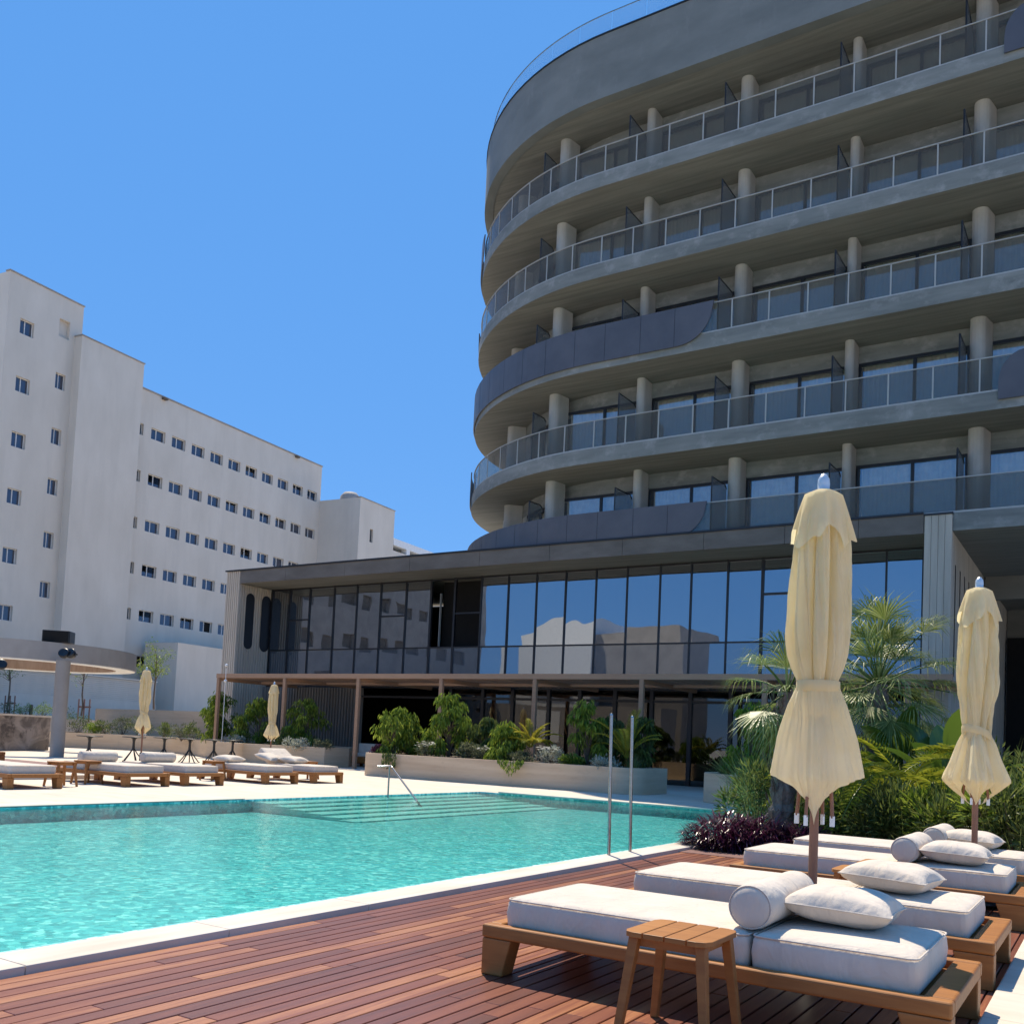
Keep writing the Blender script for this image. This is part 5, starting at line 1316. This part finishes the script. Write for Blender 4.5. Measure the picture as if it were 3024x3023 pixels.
# young staked trees
def young_tree(h, seed, nl, spread):
    rg = random.Random(seed); tk = MB(); lf = MB()
    pts = [(0, 0, 0)]+[(rg.uniform(-.05, .05), rg.uniform(-.05, .05), h*0.8*k/5) for k in range(1, 6)]
    tk.tube(pts, [0.05, 0.045, 0.04, 0.035, 0.03, 0.02], 7)
    for k in range(16):
        a = rg.uniform(0, 2*pi); z0 = h*rg.uniform(0.42, 0.8); L = spread*rg.uniform(0.5, 1.0); el = rg.uniform(0.2, 1.2)
        e = Vector((cos(a)*cos(el)*L, sin(a)*cos(el)*L, z0+sin(el)*L)); tk.tube([(0, 0, z0), (e.x*0.5, e.y*0.5, z0+(e.z-z0)*0.6), tuple(e)], [0.016, 0.011, 0.004], 5)
        for _ in range(nl//16):
            d = rdir(rg); p_ = e+d*spread*0.34*rg.random()**0.5; lf.leaf(p_, d+Vector((0, 0, -0.3)), rdir(rg, 0.4), 0.11*rg.uniform(0.6, 1.2), 0.045, 0.2)
    return lf, tk
def tree_at(px_, pyb, Y, h, seed, nl, sp, lb, stakes=None):
    x, y, z = aty(px_, pyb, Y); lf, tk = young_tree(h, seed, nl, sp)
    plant('young_tree', lb, 'tree', (x, y, z), [('trunk', tk, M['twig']), ('crown', lf, G['droop'])], group='young trees before the garden wall')
    if stakes:
        r = tag(empty('tree_stake', (x, y, z-0.3)), stakes, 'tree stake', 'tree stakes')
        for dx in (-0.42, 0.05, 0.5): MB().lathe([(0.035, 0), (0.035, 1.15), (0.001, 1.17)], 8, (dx, 0.1)).build('stake', M['pole_wood'], r)
        MB().box(-0.45, 0.53, 0.13, 0.16, 0.72, 0.80).build('crossbar', M['pole_wood'], r)
tree_at(13, 1342, 28.6, 3.6, 5, 260, 1.0, 'thin young tree at the left picture edge before the garden wall', 'wooden stakes around the young tree at the left picture edge')
tree_at(153, 1350, 29.0, 3.4, 6, 120, 0.9, 'almost bare young tree right of the canopy column', 'wooden stakes around the young tree right of the canopy column')
tree_at(290, 1338, 29.6, 3.2, 7, 900, 0.95, 'leafy young tree behind the left far parasol', None)

# -- right-hand bed
lf, pt_, tk = fan_palm(1.95, 24, 0.50, 11, 0.55, -1.35, 1.5, 0.14)
plant('fan_palm', 'tall fan palm with a shaggy dark trunk behind the near parasol', 'palm', (-3.62, 12.2, 0.0), [('foliage', lf, G['fan']), ('leaf_stalks', pt_, G['fan']), ('trunk', tk, M['bark'])])
lf, pt_, tk = fan_palm(2.35, 56, 0.62, 12, 0.92, -1.0, 1.5, 0.16)
plant('fan_palm', 'large fan palm with a full silvery crown between the two deck parasols', 'palm', (-3.28, 16.0, 0.0), [('foliage', lf, G['fan']), ('leaf_stalks', pt_, G['fan']), ('trunk', tk, M['bark'])])
for i, (px_, Y, n, L, h, lb) in enumerate(((1712, 12.9, 19, 1.75, 0.8, 'wide cycad with arching glossy fronds right of the near parasol'), (1905, 12.6, 15, 1.5, 0.75, 'arching cycad at the right picture edge behind the second parasol'), (1690, 15.2, 11, 1.2, 0.8, 'smaller cycad behind the wide cycad'))):
    lf, rb = frond_palm(h, n, L, 130+i, rise=(0.25, 1.15), leafl=0.26)
    tkk = MB().lathe([(0.16, 0), (0.18, h*0.5), (0.12, h), (0.001, h+.05)], 14)
    place([('fronds', lf, G['frond']), ('frond_ribs', rb, G['frond']), ('trunk', tkk, M['bark'])], px_, Y, 0.0, 'cycad', lb, 'cycad', group='cycads in the right bed')
for i, (px_, Y, L, lb) in enumerate(((1693, 15.6, 1.0, 'broad leafed plant below the board marked pier'), (1785, 14.5, 0.95, 'broad leafed plant left of the second parasol'))):
    lf, s_ = broad_plant(7, L, 0.34, 140+i); place([('leaves', lf, G['big']), ('stalks', s_, G['big'])], px_, Y, 0.45, 'broad_leaf_plant', lb, 'plant')
place(ds(1.75, 1.0, 150, 'bright', nl=2000), 1418, 19.6, 0.5, 'bright_shrub', 'bright yellow green drooping shrub on the curved planter', 'shrub')
for i, (px_, Y, zb, h, w, lb) in enumerate(((1372, 19.8, 0.64, 0.45, 0.8, 'grass tuft on top of the left end of the curved planter'), (1420, 17.9, 0.25, 1.15, 1.2, 'tall green grass clump left of the shaggy palm trunk'), (1445, 16.2, 0.1, 0.95, 1.2, 'grass clump at the foot of the curved planter'))):
    place([('foliage', grass(h, w, 160+i, 240, 0.02, 1.8), G['grass'])], px_, Y, zb, 'grass_clump', lb, 'grass', group='grass clumps at the curved planter')
rows = [(1432, 14.6, 0.9, 1.1, 'dark', 'dark bush at the foot of the shaggy palm on its left'), (1545, 13.2, 0.8, 1.1, 'dark', 'dark bush right behind the near parasol skirt'), (1600, 12.4, 0.75, 1.1, 'droop', 'green bush right of the near parasol pole'),
        (1650, 12.0, 0.8, 1.2, 'dark', 'dark bush left of the cycad foot'), (1712, 11.9, 0.75, 1.1, 'dark', 'dark bush under the wide cycad'), (1765, 11.6, 0.8, 1.1, 'droop', 'green bush left of the second parasol pole'),
        (1825, 11.5, 0.85, 1.2, 'dark', 'dark bush behind the second parasol pole'), (1885, 11.3, 0.95, 1.2, 'droop', 'green bush right of the second parasol skirt'), (1925, 11.0, 1.05, 1.1, 'dark', 'dark bush at the right picture edge'),
        (1560, 14.8, 1.0, 1.1, 'dark', 'dark bush between the two palms'), (1610, 14.3, 1.1, 1.2, 'droop', 'green bush below the large palm trunk'), (1880, 14.5, 1.5, 1.4, 'dark', 'tall dark bush behind the second parasol'), (1760, 15.2, 1.2, 1.2, 'dark', 'tall dark bush left behind the second parasol')]
for i, (px_, Y, h, w, mt, lb) in enumerate(rows):
    lf, s_ = round_shrub(h, w, 200+i, 1500, 0.13, 0.03)
    place([('foliage', lf, G[mt]), ('stems', s_, M['twig']), ('grassy_leaves', grass(h*0.95, 1.2, 230+i, 110, 0.016, 1.7), G['grass'])], px_, Y, 0.0, 'bush', lb, 'bush', group='bushes in the right bed')
for i, (px_, Y, w, h, lb) in enumerate(((1378, 11.15, 1.0, 0.48, 'purple leafed plant spilling over the pool corner'), (1440, 11.4, 0.9, 0.46, 'purple leafed plant left of the shaggy palm trunk'), (1512, 11.5, 0.8, 0.36, 'purple leafed plant behind the far lounger'))):
    place([('foliage', strappy(2300, h, w, 170+i), G['purple'])], px_, Y, 0.0, 'purple_plant', lb, 'plant', group='purple plants at the pool corner')
structure(MB().box(-4.18, -2.7, 10.25, 10.62, -0.02, 0.004).build('brick_edge', M['far_deck']))
print('objects', len(bpy.data.objects))
